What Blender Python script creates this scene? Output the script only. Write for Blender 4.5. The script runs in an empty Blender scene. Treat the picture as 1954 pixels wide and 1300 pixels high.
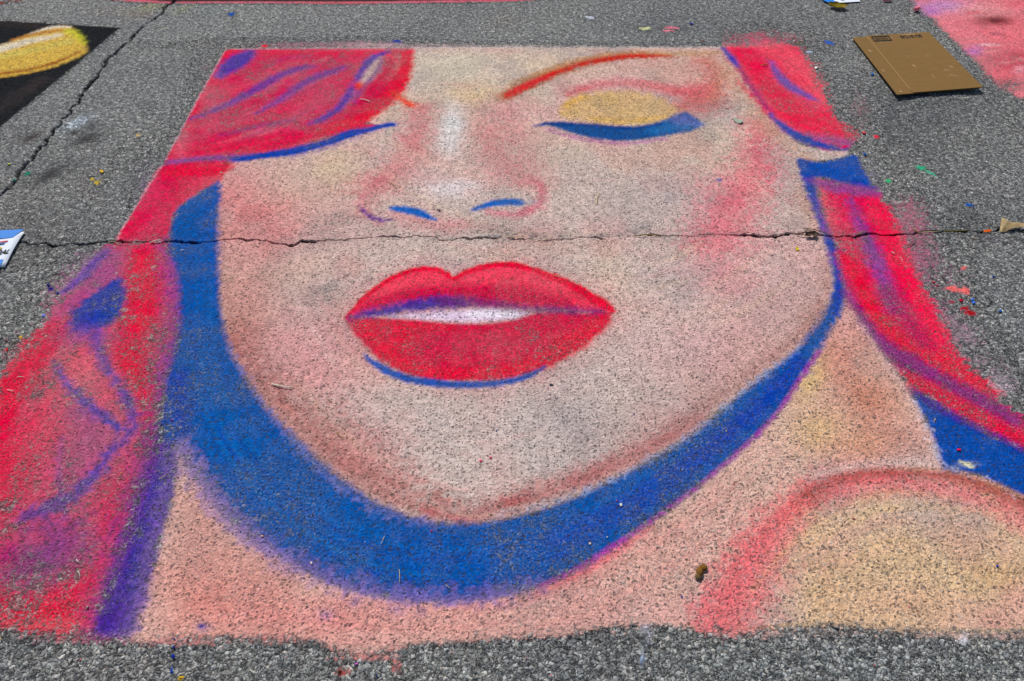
import bpy, bmesh, math, random
import numpy as np
from mathutils import Vector, Matrix

# ------------------------------------------------------------------ scene, camera, world, sun
scene = bpy.context.scene
coll = scene.collection
CAM_H = 1.68
PITCH = math.radians(48.35)
FPX = 1303.0                      # focal length in pixels of the 1954 px wide photograph (24 mm)
CP, SP = math.cos(PITCH), math.sin(PITCH)

cam_data = bpy.data.cameras.new('camera')
cam_data.sensor_width = 36.0
cam_data.lens = FPX / 1954.0 * 36.0
cam_data.clip_start = 0.02
cam_data.clip_end = 2000.0
cam = bpy.data.objects.new('camera', cam_data)
cam.location = (0, 0, CAM_H)
cam.rotation_euler = (math.pi / 2 - PITCH, 0, 0)
coll.objects.link(cam)
scene.camera = cam

SUN_AZ = math.radians(-24.0)      # measured from +Y (straight ahead) towards +X
SUN_EL = math.radians(47.0)
world = bpy.data.worlds.new('World')
scene.world = world
world.use_nodes = True
wn = world.node_tree.nodes
sky = wn.new('ShaderNodeTexSky')
sky.sky_type = 'NISHITA'
sky.sun_disc = False
sky.sun_elevation = SUN_EL
sky.sun_rotation = SUN_AZ
bg = wn['Background']
bg.inputs['Strength'].default_value = 0.085
world.node_tree.links.new(sky.outputs[0], bg.inputs['Color'])

sun_data = bpy.data.lights.new('sun', 'SUN')
sun_data.energy = 4.2
sun_data.angle = math.radians(0.55)
sun_data.color = (1.0, 0.955, 0.89)
sun = bpy.data.objects.new('sun', sun_data)
sd = Vector((math.sin(SUN_AZ) * math.cos(SUN_EL), math.cos(SUN_AZ) * math.cos(SUN_EL), math.sin(SUN_EL)))
sun.rotation_euler = sd.to_track_quat('Z', 'Y').to_euler()
sun.location = sd * 20
coll.objects.link(sun)

vs = scene.view_settings
vs.view_transform = 'Standard'
vs.look = 'None'
vs.exposure = 0.0
vs.gamma = 1.0
vs.use_curve_mapping = False

rng = np.random.default_rng(7)
random.seed(11)
CHALK_GAIN = 0.93

# ------------------------------------------------------------------ photograph point -> point on the pavement
def at(px, py, z=0.0):
    x = (px - 977.0) / FPX
    y = -(py - 650.0) / FPX
    dy = CP + y * SP
    dz = -SP + y * CP
    t = (z - CAM_H) / dz
    return np.array([x * t, dy * t, z])

def atv(pts):
    p = np.asarray(pts, float)
    x = (p[:, 0] - 977.0) / FPX
    y = -(p[:, 1] - 650.0) / FPX
    t = -CAM_H / (-SP + y * CP)
    return np.stack([x * t, (CP + y * SP) * t], 1)

def px_scale(px, py):
    a = atv([(px - 1, py), (px + 1, py), (px, py - 1), (px, py + 1)])
    return 0.5 * math.hypot(*(a[1] - a[0])), 0.5 * math.hypot(*(a[3] - a[2]))

def lin(c):
    c = np.asarray(c, float) / 255.0
    return np.where(c <= 0.04045, c / 12.92, ((c + 0.055) / 1.055) ** 2.4)

def sst(a, b, x):
    t = np.clip((x - a) / (b - a), 0, 1)
    return t * t * (3 - 2 * t)

# ------------------------------------------------------------------ numpy value noise
_tab = rng.random((256, 256))
def vnoise(x, y):
    xi = np.floor(x).astype(int); yi = np.floor(y).astype(int)
    fx = x - xi; fy = y - yi
    fx = fx * fx * (3 - 2 * fx); fy = fy * fy * (3 - 2 * fy)
    x0 = xi & 255; x1 = (xi + 1) & 255; y0 = yi & 255; y1 = (yi + 1) & 255
    return ((_tab[x0, y0] * (1 - fx) + _tab[x1, y0] * fx) * (1 - fy) +
            (_tab[x0, y1] * (1 - fx) + _tab[x1, y1] * fx) * fy)

def fbm(x, y, s, o=0.0, n=3):
    v = 0.0; a = 0.5; tot = 0.0
    for k in range(n):
        v = v + a * vnoise(x * s + o + 17.3 * k, y * s + 2.7 * o + 9.1 * k)
        tot += a; a *= 0.5; s *= 2.03
    return v / tot

# ------------------------------------------------------------------ the pavement's grid (finer near the viewer, coarser far off)
STEP = 2.35
rows_px = np.arange(1400.0, -70.0, -STEP)
# extra rows where the cross joint runs
rows_px = np.unique(np.concatenate([rows_px, np.arange(436, 470, 1.2)]))[::-1]
row_Y = atv(np.stack([np.full_like(rows_px, 977.0), rows_px], 1))[:, 1]
far = row_Y[-1] + np.cumsum(np.geomspace(0.04, 4.0, 26))
near = row_Y[0] - np.cumsum(np.geomspace(0.01, 0.28, 12))[::-1]
near = np.sort(near)
row_Y = np.concatenate([near, row_Y, far])
half = np.maximum((row_Y * CP + CAM_H * SP) * 977.0 / FPX, 0.55)
sd_in = np.linspace(-1.10, 1.10, int(1954 * 1.10 / STEP))
so = np.geomspace(0.004, 0.9, 22).cumsum()
scol = np.concatenate([-(1.10 + so)[::-1], sd_in, 1.10 + so])
GX = (half[:, None] * scol[None, :])
GY = np.repeat(row_Y[:, None], len(scol), 1)
NR, NC = GX.shape
X = GX.ravel(); Y = GY.ravel()
NV = X.size
print('grid', NR, NC, NV)

NZ_edge = fbm(X, Y, 70.0, 3.0, 3) - 0.5          # ragged chalk edges
NZ_mid = fbm(X, Y, 9.0, 8.0, 4)                  # patches
NZ_low = fbm(X, Y, 2.2, 5.0, 3)

# ------------------------------------------------------------------ 2-D shapes on the pavement
def smooth_pts(p, closed, n=5):
    p = np.asarray(p, float)
    out = []
    m = len(p)
    rngk = range(m if closed else m - 1)
    for i in rngk:
        if closed:
            p0, p1, p2, p3 = p[(i - 1) % m], p[i], p[(i + 1) % m], p[(i + 2) % m]
        else:
            p0, p1, p2, p3 = p[max(i - 1, 0)], p[i], p[i + 1], p[min(i + 2, m - 1)]
        for k in range(n):
            t = k / n
            out.append(0.5 * ((2 * p1) + (-p0 + p2) * t + (2 * p0 - 5 * p1 + 4 * p2 - p3) * t * t + (-p0 + 3 * p1 - 3 * p2 + p3) * t ** 3))
    if not closed:
        out.append(p[-1])
    return np.array(out)

def in_box(g, m):
    lo = g.min(0) - m; hi = g.max(0) + m
    return np.nonzero((X > lo[0]) & (X < hi[0]) & (Y > lo[1]) & (Y < hi[1]))[0]

def sd_poly(g, idx):
    x = X[idx]; y = Y[idx]
    d2 = np.full(x.shape, 1e9)
    inside = np.zeros(x.shape, bool)
    m = len(g)
    for i in range(m):
        ax, ay = g[i]; bx, by = g[(i + 1) % m]
        ex, ey = bx - ax, by - ay
        L = ex * ex + ey * ey
        if L < 1e-14:
            continue
        wx = x - ax; wy = y - ay
        t = np.clip((wx * ex + wy * ey) / L, 0, 1)
        np.minimum(d2, (wx - t * ex) ** 2 + (wy - t * ey) ** 2, out=d2)
        if ay != by:
            c = (ay > y) != (by > y)
            inside ^= c & (x < ex * (y - ay) / ey + ax)
    d = np.sqrt(d2)
    return np.where(inside, -d, d)

def sd_line(g, w, idx):
    x = X[idx]; y = Y[idx]
    d = np.full(x.shape, 1e9)
    for i in range(len(g) - 1):
        ax, ay = g[i]; ex, ey = g[i + 1] - g[i]
        L = ex * ex + ey * ey + 1e-14
        wx = x - ax; wy = y - ay
        t = np.clip((wx * ex + wy * ey) / L, 0, 1)
        np.minimum(d, np.hypot(wx - t * ex, wy - t * ey) - (w[i] + (w[i + 1] - w[i]) * t), out=d)
    return d

class Canvas:
    def __init__(self):
        self.col = np.zeros((NV, 3)); self.cov = np.zeros(NV)
    def over(self, idx, a, rgb):
        A = self.cov[idx]
        o = a + A * (1 - a)
        k = np.maximum(o, 1e-6)
        self.col[idx] = (rgb[None, :] * a[:, None] + self.col[idx] * (A * (1 - a))[:, None]) / k[:, None]
        self.cov[idx] = o
    def erase(self, idx, a):
        self.cov[idx] *= (1 - a)

SOFT = 1.45
chalk = Canvas()
stain = Canvas()
cv = chalk

def soft_m(pts, s):
    c = np.mean(np.asarray(pts, float), 0)
    l, d = px_scale(min(max(c[0], -200), 2150), max(c[1], 10))
    return SOFT * s * math.sqrt(l * d)

def streaks(idx, d, amt, freq):
    if d is None:
        return 1.0
    g = atv([d[:2], d[2:]])
    v = g[1] - g[0]; v /= np.hypot(*v)
    u = X[idx] * v[0] + Y[idx] * v[1]
    w = -X[idx] * v[1] + Y[idx] * v[0]
    n = fbm(u * 0.07, w, freq, 4.0, 3)
    return 1 - amt * sst(0.35, 0.68, n)

def poly(pts, rgb, soft=6, a=1.0, smooth=True, jit=0.5, st=None, amt=0.5, freq=55, patch=0.0, erase=False):
    g = atv(pts)
    if smooth:
        g = smooth_pts(g, True)
    s = soft_m(pts, soft)
    idx = in_box(g, s * 2.0)
    if not len(idx): return
    dd = sd_poly(g, idx) + jit * s * 2.4 * NZ_edge[idx]
    al = a * sst(s, -s, dd) * streaks(idx, st, amt, freq)
    if patch:
        al = al * (1 - patch * sst(0.4, 0.7, NZ_mid[idx]))
    k = al > 0.004
    idx = idx[k]; al = al[k]
    cv.erase(idx, al) if erase else cv.over(idx, al, lin(rgb) * CHALK_GAIN)

def stroke(pts, w, rgb, soft=4, a=1.0, jit=0.6, st=False, amt=0.4, freq=60, patch=0.0, erase=False):
    p = np.asarray(pts, float)
    if np.isscalar(w): w = [w] * len(p)
    tan = np.gradient(p, axis=0)
    nrm = np.stack([-tan[:, 1], tan[:, 0]], 1)
    nrm /= np.linalg.norm(nrm, axis=1)[:, None] + 1e-9
    w = np.asarray(w, float)[:, None]
    ga = atv(p + nrm * w * 0.5); gb = atv(p - nrm * w * 0.5)
    wm = 0.5 * np.linalg.norm(ga - gb, axis=1)
    g = smooth_pts(np.concatenate([atv(p), wm[:, None]], 1), False, 4)
    s = soft_m(pts, soft)
    wmx = g[:, 2].max()
    idx = in_box(g[:, :2], wmx + s * 2)
    if not len(idx): return
    dd = sd_line(g[:, :2], g[:, 2], idx) + jit * s * 2.4 * NZ_edge[idx]
    al = a * sst(s, -s, dd)
    if st:
        al = al * streaks(idx, (p[0][0], p[0][1], p[-1][0], p[-1][1]), amt, freq)
    if patch:
        al = al * (1 - patch * sst(0.4, 0.7, NZ_mid[idx]))
    k = al > 0.004
    idx = idx[k]; al = al[k]
    cv.erase(idx, al) if erase else cv.over(idx, al, lin(rgb) * CHALK_GAIN)

def blob(cx, cy, rx, ry, rgb=None, a=0.6, rot=0.0, patch=0.3, erase=False):
    cr, sr = math.cos(math.radians(rot)), math.sin(math.radians(rot))
    e = atv([(cx + rx * cr, cy + rx * sr), (cx - rx * cr, cy - rx * sr), (cx - ry * sr, cy + ry * cr), (cx + ry * sr, cy - ry * cr)])
    c = atv([(cx, cy)])[0]
    e1 = (e[0] - e[1]) / 2; e2 = (e[2] - e[3]) / 2
    M = np.linalg.inv(np.stack([e1, e2], 1))
    R = 2.3 * max(np.hypot(*e1), np.hypot(*e2))
    idx = np.nonzero((abs(X - c[0]) < R) & (abs(Y - c[1]) < R))[0]
    if not len(idx): return
    q = M @ np.stack([X[idx] - c[0], Y[idx] - c[1]])
    r2 = q[0] ** 2 + q[1] ** 2
    al = min(1.0, a * 1.12) * np.exp(-0.95 * r2) * (1 - patch * sst(0.38, 0.68, NZ_mid[idx]))
    k = al > 0.006
    idx = idx[k]; al = al[k]
    cv.erase(idx, al) if erase else cv.over(idx, al, lin(rgb) * CHALK_GAIN)

# ------------------------------------------------------------------ colours of the chalks
RED = (232, 14, 56); PINK = (228, 84, 108); CORAL = (246, 72, 96); CRIM = (206, 40, 84)
BLUE = (0, 76, 168); DBLUE = (0, 58, 172); PURP = (98, 66, 160); MAUV = (150, 92, 140)
SKIN = (203, 182, 173); SKINP = (220, 170, 164); TAN = (205, 160, 132); ROSE = (226, 140, 144)
BROWN = (168, 100, 92); PEACH = (217, 176, 163); YEL = (224, 186, 120); WHITE = (228, 226, 228)

# ------------------------------------------------------------------ outlines of the big drawing (photograph pixels)
FACE = [(785, 92), (900, 91), (1050, 91), (1200, 91), (1330, 91), (1378, 91), (1405, 125), (1440, 180), (1472, 220), (1500, 250), (1530, 276), (1580, 287), (1618, 288),
        (1612, 298), (1570, 306), (1524, 303), (1534, 335), (1547, 380), (1566, 430), (1582, 465), (1591, 505), (1591, 555), (1570, 602), (1530, 655), (1470, 706), (1400, 762),
        (1330, 822), (1250, 873), (1150, 924), (1050, 967), (960, 991), (880, 999), (800, 990), (720, 960), (640, 905), (570, 841),
        (510, 780), (462, 712), (433, 650), (420, 580), (414, 500), (413, 430), (418, 350), (430, 312), (480, 305), (560, 293), (640, 270),
        (720, 244), (700, 232), (690, 225), (722, 205), (752, 180), (774, 148), (782, 115)]
HAIR_TOP = [(430, 94), (431, 94), (445, 94), (600, 93), (770, 92), (786, 92), (787, 93), (781, 130), (766, 170), (735, 202), (690, 232), (725, 240), (660, 258), (600, 278), (520, 292), (440, 302), (360, 306), (312, 312),
            (335, 270), (365, 212), (400, 148), (428, 98)]
HAIR_MID = [(312, 314), (370, 308), (430, 308), (424, 345), (400, 356), (368, 376), (338, 398), (326, 430), (320, 463), (270, 464), (216, 463), (240, 425), (265, 385), (290, 345)]
HAIR_LOW = [(216, 464), (270, 463), (322, 463), (342, 520), (346, 600), (338, 660), (318, 720), (308, 780), (300, 850), (272, 925), (248, 1000), (222, 1090), (196, 1160), (182, 1206),
            (90, 1206), (0, 1206), (-160, 1206), (-300, 1204), (-180, 1010), (-90, 880), (-10, 766), (35, 700), (68, 650), (100, 600), (140, 552), (185, 500)]
HAIR_SHADE = [(308, 790), (336, 850), (332, 900), (324, 960), (306, 1020), (296, 1070), (280, 1120), (266, 1170), (252, 1206), (182, 1206), (196, 1160), (222, 1090), (248, 1000), (272, 925), (298, 855)]
JAW = [(420, 350), (400, 356), (368, 376), (340, 398), (326, 432), (322, 470), (338, 520), (346, 600), (338, 660), (322, 720), (312, 780), (310, 830), (338, 852), (372, 905), (412, 962),
       (462, 1012), (540, 1066), (620, 1106), (700, 1131), (780, 1144), (860, 1148), (940, 1140), (1020, 1121), (1100, 1087), (1180, 1036), (1260, 981), (1340, 921),
       (1420, 852), (1480, 791), (1522, 730), (1562, 670), (1598, 604), (1610, 560), (1604, 520), (1594, 470), (1576, 420), (1562, 375), (1550, 335), (1522, 303),
       (1534, 335), (1547, 380), (1566, 430), (1582, 465), (1591, 505), (1591, 555), (1570, 602), (1530, 655), (1470, 706), (1400, 762),
       (1330, 822), (1250, 873), (1150, 924), (1050, 967), (960, 991), (880, 999), (800, 990), (720, 960), (640, 905), (570, 841),
       (510, 780), (462, 712), (433, 650), (420, 580), (414, 500), (413, 430)]
NECK = [(336, 850), (372, 905), (412, 962), (462, 1012), (540, 1066), (620, 1106), (700, 1131), (780, 1144), (860, 1148), (940, 1140), (1020, 1121), (1100, 1087), (1180, 1036),
        (1260, 981), (1340, 921), (1420, 852), (1480, 791), (1522, 730), (1562, 670), (1598, 604), (1612, 572), (1640, 606), (1680, 665), (1716, 715), (1742, 760), (1768, 810), (1790, 860), (1802, 894),
        (1700, 894), (1600, 910), (1530, 950), (1470, 1010), (1420, 1080), (1388, 1150), (1366, 1204), (1300, 1200), (1200, 1192), (1090, 1208), (1000, 1216), (880, 1222), (760, 1232), (700, 1246), (640, 1238), (600, 1224),
        (520, 1214), (400, 1212), (330, 1216), (270, 1232), (252, 1206), (280, 1120), (306, 1020), (324, 960), (334, 900)]
SHOULDER = [(1802, 894), (1870, 908), (1954, 945), (2060, 990), (2150, 1040), (2260, 1207), (2100, 1206), (1954, 1206), (1850, 1208), (1750, 1206), (1650, 1196), (1560, 1192), (1480, 1200), (1400, 1208), (1366, 1204),
            (1388, 1150), (1420, 1080), (1470, 1010), (1530, 950), (1600, 910), (1700, 894)]
HAIR_RT = [(1382, 90), (1450, 89), (1520, 87), (1540, 120), (1562, 170), (1590, 220), (1610, 262), (1616, 280), (1585, 284), (1545, 275), (1505, 252), (1470, 218), (1440, 180), (1405, 125)]
EAR_BLUE = [(1522, 304), (1560, 310), (1600, 304), (1632, 296), (1646, 322), (1662, 356), (1640, 356), (1600, 347), (1572, 338), (1552, 340), (1540, 345)]
HAIR_RL = [(1552, 344), (1600, 350), (1662, 358), (1690, 394), (1716, 450), (1745, 525), (1788, 605), (1832, 682), (1880, 736), (1954, 802), (2060, 890), (2060, 940), (1954, 860), (1880, 826),
           (1820, 790), (1765, 752), (1742, 756), (1716, 712), (1680, 662), (1640, 604), (1612, 566), (1606, 520), (1594, 470), (1576, 420), (1564, 380)]
NECK_BLUE = [(1742, 754), (1765, 754), (1820, 790), (1880, 826), (1954, 860), (2060, 940), (2060, 992), (1954, 946), (1870, 908), (1802, 894), (1788, 858), (1766, 805)]
EYELID = [(1066, 216), (1080, 195), (1110, 181), (1160, 175), (1210, 175), (1250, 184), (1280, 199), (1296, 214), (1280, 226), (1240, 237), (1180, 240), (1120, 232), (1078, 226)]
LASH = [(1018, 240), (1060, 232), (1110, 236), (1170, 241), (1230, 240), (1270, 228), (1305, 214), (1322, 222), (1340, 236), (1325, 248), (1290, 256), (1240, 265), (1180, 270), (1120, 262), (1075, 250), (1050, 241)]
LIP_UP = [(660, 608), (690, 571), (720, 546), (760, 523), (800, 511), (832, 511), (852, 521), (865, 528), (890, 516), (930, 504), (970, 501), (1010, 510), (1060, 526), (1110, 550), (1150, 575), (1171, 592),
          (1140, 597), (1100, 593), (1050, 589), (990, 588), (940, 584), (880, 577), (830, 575), (780, 583), (730, 593), (690, 604)]
LIP_LOW = [(660, 609), (690, 606), (740, 607), (800, 611), (870, 617), (930, 617), (980, 610), (1010, 600), (1060, 594), (1120, 597), (1171, 593), (1150, 626), (1110, 656), (1060, 690), (1010, 712), (950, 723), (880, 726),
           (820, 723), (770, 711), (730, 690), (692, 656)]
TEETH = [(736, 603), (770, 600), (810, 597), (860, 593), (920, 590), (975, 592), (1012, 597), (985, 606), (930, 614), (870, 614), (800, 609), (750, 606)]
BROW = [(964, 186), (985, 168), (1020, 152), (1060, 134), (1120, 115), (1190, 104), (1250, 102), (1294, 109), (1250, 110), (1190, 113), (1120, 125), (1060, 144), (1010, 168)]
BROW2 = [(747, 178), (768, 185), (792, 200), (783, 206), (764, 196)]
NOS_L = [(744, 394), (775, 394), (806, 401), (831, 417), (826, 421), (798, 414), (770, 406), (748, 402)]
NOS_R = [(902, 397), (935, 384), (968, 379), (998, 383), (996, 392), (966, 392), (935, 395), (906, 402)]
UNDERLIP = [(694, 675), (722, 691), (770, 712), (830, 724), (900, 727), (960, 724), (1000, 714), (1042, 697), (1024, 716), (985, 731), (930, 740), (870, 741), (800, 735), (745, 720), (710, 698)]
LEAF_BLUE = [(226, 529), (237, 545), (236, 580), (216, 614), (184, 629), (148, 637), (131, 622), (136, 600), (160, 575), (194, 550)]
LASH_L = [(440, 303), (500, 292), (560, 281), (620, 266), (660, 250), (700, 243), (745, 234), (756, 240), (720, 248), (680, 260), (630, 277), (560, 296), (500, 303), (450, 309)]

# ------------------------------------------------------------------ paint the big drawing, layer by layer
# loose dust round it
for (x, y, rx, ry, c, a) in [(600, 88, 210, 16, (196, 120, 140), .30), (1450, 78, 90, 22, (214, 96, 120), .55), (395, 170, 40, 70, (170, 140, 150), .28),
                             (270, 340, 50, 70, (150, 130, 150), .25), (125, 575, 60, 60, (196, 120, 146), .36), (180, 510, 60, 40, (170, 120, 160), .45), (1660, 330, 30, 40, (150, 140, 165), .4),
                             (1640, 215, 32, 60, (180, 130, 135), .3), (1735, 420, 45, 60, (190, 116, 136), .45), (1790, 540, 60, 90, (176, 112, 140), .34), (1745, 480, 34, 40, (186, 100, 130), .4), (1840, 650, 45, 60, (180, 150, 165), .4), (1905, 720, 50, 50, (180, 150, 165), .4),
                             (1900, 742, 30, 18, (215, 205, 215), .4), (30, 690, 40, 60, (200, 120, 130), .35), (700, 1262, 70, 20, (215, 140, 140), .35), (760, 1285, 22, 30, (220, 130, 125), .5),
                             (250, 1235, 60, 26, (190, 110, 130), .4), (60, 1230, 90, 26, (170, 130, 140), .3), (650, 1285, 30, 24, (200, 90, 80), .4), (1000, 90, 300, 9, (196, 184, 176), .3), (1230, 1225, 14, 40, (190, 200, 225), .55), (1222, 1270, 6, 40, (180, 200, 235), .5),
                             (1530, 1228, 14, 14, (225, 225, 230), .7), (1840, 1222, 10, 14, (230, 235, 245), .75), (1500, 1215, 120, 16, (190, 170, 165), .35), (1900, 1215, 100, 16, (205, 170, 160), .4), (740, 87, 90, 12, (215, 190, 190), .35)]:
    blob(x, y, rx, ry, c, a)

poly(NECK, PEACH, 9, 1.0, jit=.8)
poly(SHOULDER, (214, 183, 150), 9, 1.0, jit=.8)
poly(FACE, SKIN, 3, 1.0)
poly(HAIR_TOP, (214, 58, 94), 2.5, .98, jit=.2, st=(370, 225, 640, 120), amt=.12)
poly(HAIR_MID, (216, 46, 84), 3, .98, jit=.25)
poly(HAIR_LOW, (204, 84, 106), 13, .98, jit=.9, patch=.3)
poly(HAIR_RT, (236, 74, 100), 6, .97, jit=.7)
poly(HAIR_RL, (224, 56, 92), 9, .97, jit=.8)

# --- uneven mixing of the skin chalks
def tint(pts, rgb, a, sc, off, lo, hi):
    g = atv(pts); idx = in_box(g, 0.0)
    idx = idx[sd_poly(g, idx) < -0.01]
    n = fbm(X[idx], Y[idx], sc, off, 4)
    cv.over(idx, a * sst(lo, hi, n), lin(rgb) * CHALK_GAIN)
for P_ in (FACE, NECK, SHOULDER):
    tint(P_, (222, 162, 160), .48, 2.6, 21.0, .46, .66)
    tint(P_, (218, 192, 164), .35, 2.3, 33.0, .50, .68)
    tint(P_, (180, 164, 162), .62, 3.4, 47.0, .50, .70)
    tint(P_, (206, 150, 140), .40, 5.0, 53.0, .54, .72)
# --- face modelling
blob(500, 390, 120, 84, (222, 126, 130), .95)
blob(470, 500, 70, 80, (206, 140, 134), .7)
blob(570, 640, 110, 90, (218, 160, 158), .75)
blob(640, 700, 90, 60, (220, 150, 150), .6)
blob(470, 620, 50, 60, (184, 128, 120), .7)
blob(1080, 330, 130, 80, (212, 190, 178), .5)
blob(560, 350, 90, 50, (214, 192, 172), .6)
blob(640, 322, 40, 30, (220, 200, 160), .5)
blob(870, 130, 110, 40, (222, 208, 184), .75)
blob(910, 180, 70, 22, (228, 200, 150), .55)
blob(1040, 120, 60, 30, (222, 200, 170), .5)
blob(980, 480, 240, 14, (205, 180, 165), .4)
blob(1110, 620, 110, 70, (212, 190, 176), .5)
blob(900, 830, 230, 90, (206, 192, 186), .7)
blob(1120, 740, 160, 80, (206, 192, 184), .65)
blob(1360, 650, 180, 80, (222, 176, 174), .7)
blob(1480, 560, 90, 100, (222, 178, 172), .6)
blob(1420, 520, 120, 60, (212, 180, 175), .4)
blob(700, 860, 80, 60, (206, 160, 158), .6)
blob(690, 440, 90, 30, (206, 172, 165), .5)
for p, w, c, a, s in [
    ([(1448, 235), (1446, 300), (1420, 350), (1385, 400), (1360, 440)], [36, 54, 78, 84, 66], (232, 112, 128), .95, 20),
    ([(1400, 455), (1370, 490), (1380, 540)], [80, 70, 66], (224, 136, 144), .75, 26),
    ([(1345, 465), (1320, 468)], 14, (232, 104, 118), .55, 14),
    ([(1345, 120), (1362, 150), (1345, 185), (1300, 205)], [26, 34, 50, 28], (212, 112, 110), .9, 12),
    ([(1355, 115), (1375, 145), (1360, 190)], 10, (190, 128, 100), .55, 8),
    ([(1390, 125), (1430, 190), (1470, 240), (1510, 275)], [10, 22, 24, 14], (200, 158, 130), .75, 12),
    ([(1535, 300), (1545, 350), (1556, 400), (1572, 445)], [14, 24, 26, 12], (206, 156, 126), .85, 9),
    ([(1090, 178), (1130, 164), (1180, 157), (1240, 163), (1290, 174), (1330, 172)], [10, 13, 14, 14, 16, 18], (216, 112, 118), .92, 5),
    ([(960, 200), (990, 260), (1015, 320)], [36, 34, 26], (224, 150, 152), .75, 18),
    ([(1000, 200), (1040, 225)], 24, (216, 170, 168), .5, 14),
    ([(800, 215), (785, 280), (755, 330), (720, 350)], [30, 36, 38, 34], (222, 134, 138), .9, 16),
    ([(930, 250), (930, 290), (960, 330)], [34, 34, 36], (222, 146, 148), .8, 16),
    ([(860, 300), (860, 325)], [70, 110], (222, 178, 172), .5, 22),
    ([(985, 345), (1020, 345), (1035, 366), (1026, 392), (985, 409), (935, 404)], [7, 13, 14, 14, 13, 8], (212, 106, 126), .92, 5),
    ([(735, 335), (706, 362), (692, 390), (700, 412), (726, 424)], [12, 12, 12, 10, 8], (208, 116, 132), .9, 5),
    ([(745, 408), (790, 420), (850, 430), (880, 424)], [10, 18, 18, 10], (218, 130, 138), .75, 8),
    ([(440, 640), (470, 720), (520, 775), (590, 838), (660, 895), (740, 945), (820, 972)], [24, 62, 90, 100, 88, 66, 40], (162, 96, 90), .95, 24),
    ([(600, 800), (680, 865), (760, 930)], [60, 80, 60], (198, 132, 126), .6, 30),
    ([(820, 978), (900, 985), (1000, 958), (1090, 922), (1180, 884), (1260, 845), (1340, 796)], [30, 36, 40, 40, 38, 34, 22], (180, 96, 96), .95, 11),
    ([(1300, 810), (1380, 752), (1450, 700), (1520, 646), (1568, 590)], [24, 28, 26, 22, 16], (168, 122, 116), .85, 9),
    ([(1578, 500), (1578, 560), (1540, 620)], [16, 22, 20], (186, 136, 124), .7, 9),
    ([(420, 420), (424, 560), (440, 640)], [10, 20, 24], (186, 128, 116), .7, 10)]:
    stroke(p, np.asarray(w) * 1.08, c, s * 1.5, a, patch=.25)
stroke([(812, 205), (796, 270), (764, 325), (716, 360), (700, 395)], [26, 34, 40, 40, 26], (204, 132, 130), 22, .62, patch=.2)
stroke([(938, 225), (950, 280), (990, 325), (1022, 350)], [22, 30, 34, 22], (208, 140, 138), 20, .6, patch=.2)
stroke([(790, 425), (860, 436), (940, 424)], [16, 18, 16], (186, 140, 136), 12, .5, patch=.3)
stroke([(1180, 840), (1320, 740), (1440, 640), (1530, 520), (1540, 420)], [80, 100, 100, 80, 40], (196, 154, 150), 60, .5, patch=.3)
stroke([(1010, 560), (1220, 620), (1330, 560)], [60, 110, 80], (196, 178, 172), 60, .4, patch=.4)
blob(1090, 800, 70, 80, (176, 164, 164), .5, patch=.5)
blob(620, 560, 80, 50, (176, 160, 158), .5, patch=.4)
blob(1270, 380, 90, 60, (178, 166, 166), .5, patch=.5)
blob(865, 238, 24, 36, (230, 228, 227), .78, patch=.35)
blob(858, 275, 20, 26, (226, 224, 222), .6)
blob(862, 358, 46, 16, (234, 234, 236), .88, patch=.3)
blob(800, 345, 40, 30, (222, 186, 182), .5)
def strands(path, n, spread, cols, w, a, seed):
    r = random.Random(seed); P_ = np.asarray(path, float)
    tan = np.gradient(P_, axis=0); nr = np.stack([-tan[:, 1], tan[:, 0]], 1); nr /= np.linalg.norm(nr, axis=1)[:, None]
    for k in range(n):
        o_ = r.uniform(-spread, spread); b0 = r.uniform(0, .6); b1 = b0 + r.uniform(.2, .4)
        tt = np.linspace(b0 * (len(P_) - 1), b1 * (len(P_) - 1), 5)
        q = np.stack([np.interp(tt, range(len(P_)), P_[:, j]) + o_ * np.interp(tt, range(len(P_)), nr[:, j]) for j in (0, 1)], 1)
        ww = w * r.uniform(.6, 1.5)
        stroke(q, [ww * .3, ww, ww, ww, ww * .3], r.choice(cols), 3.5, a * r.uniform(.5, 1), jit=.9, patch=.4)
SK = [(226, 196, 186), (214, 160, 154), (192, 176, 170), (222, 196, 168), (206, 168, 160)]
strands([(470, 560), (560, 720), (700, 860), (900, 930), (1150, 880), (1400, 720)], 34, 120, SK, 9, .34, 31)
strands([(520, 330), (700, 330), (900, 420), (1150, 420), (1400, 400)], 26, 80, SK, 8, .32, 32)
strands([(820, 120), (1000, 130), (1200, 150), (1400, 180)], 16, 40, SK, 6, .32, 33)
strands([(1200, 600), (1330, 560), (1460, 480), (1540, 400)], 18, 90, SK, 8, .32, 34)
# rubbed and worn places
for x, y, rx, ry, a in [(625, 565, 60, 40, .42), (660, 420, 70, 22, .35), (1270, 370, 70, 50, .36), (1230, 430, 80, 18, .55), (945, 440, 60, 14, .5), (1090, 810, 60, 70, .3), (1290, 650, 60, 40, .22), (1330, 205, 60, 18, .2),
                        (1180, 130, 120, 24, .25), (850, 140, 60, 20, .3), (1520, 425, 24, 16, .5), (1040, 590, 70, 50, .12), (1360, 260, 50, 30, .25), (500, 700, 50, 30, .15)]:
    blob(x, y, rx, ry, None, a * .62, erase=True, patch=.5)

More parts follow.
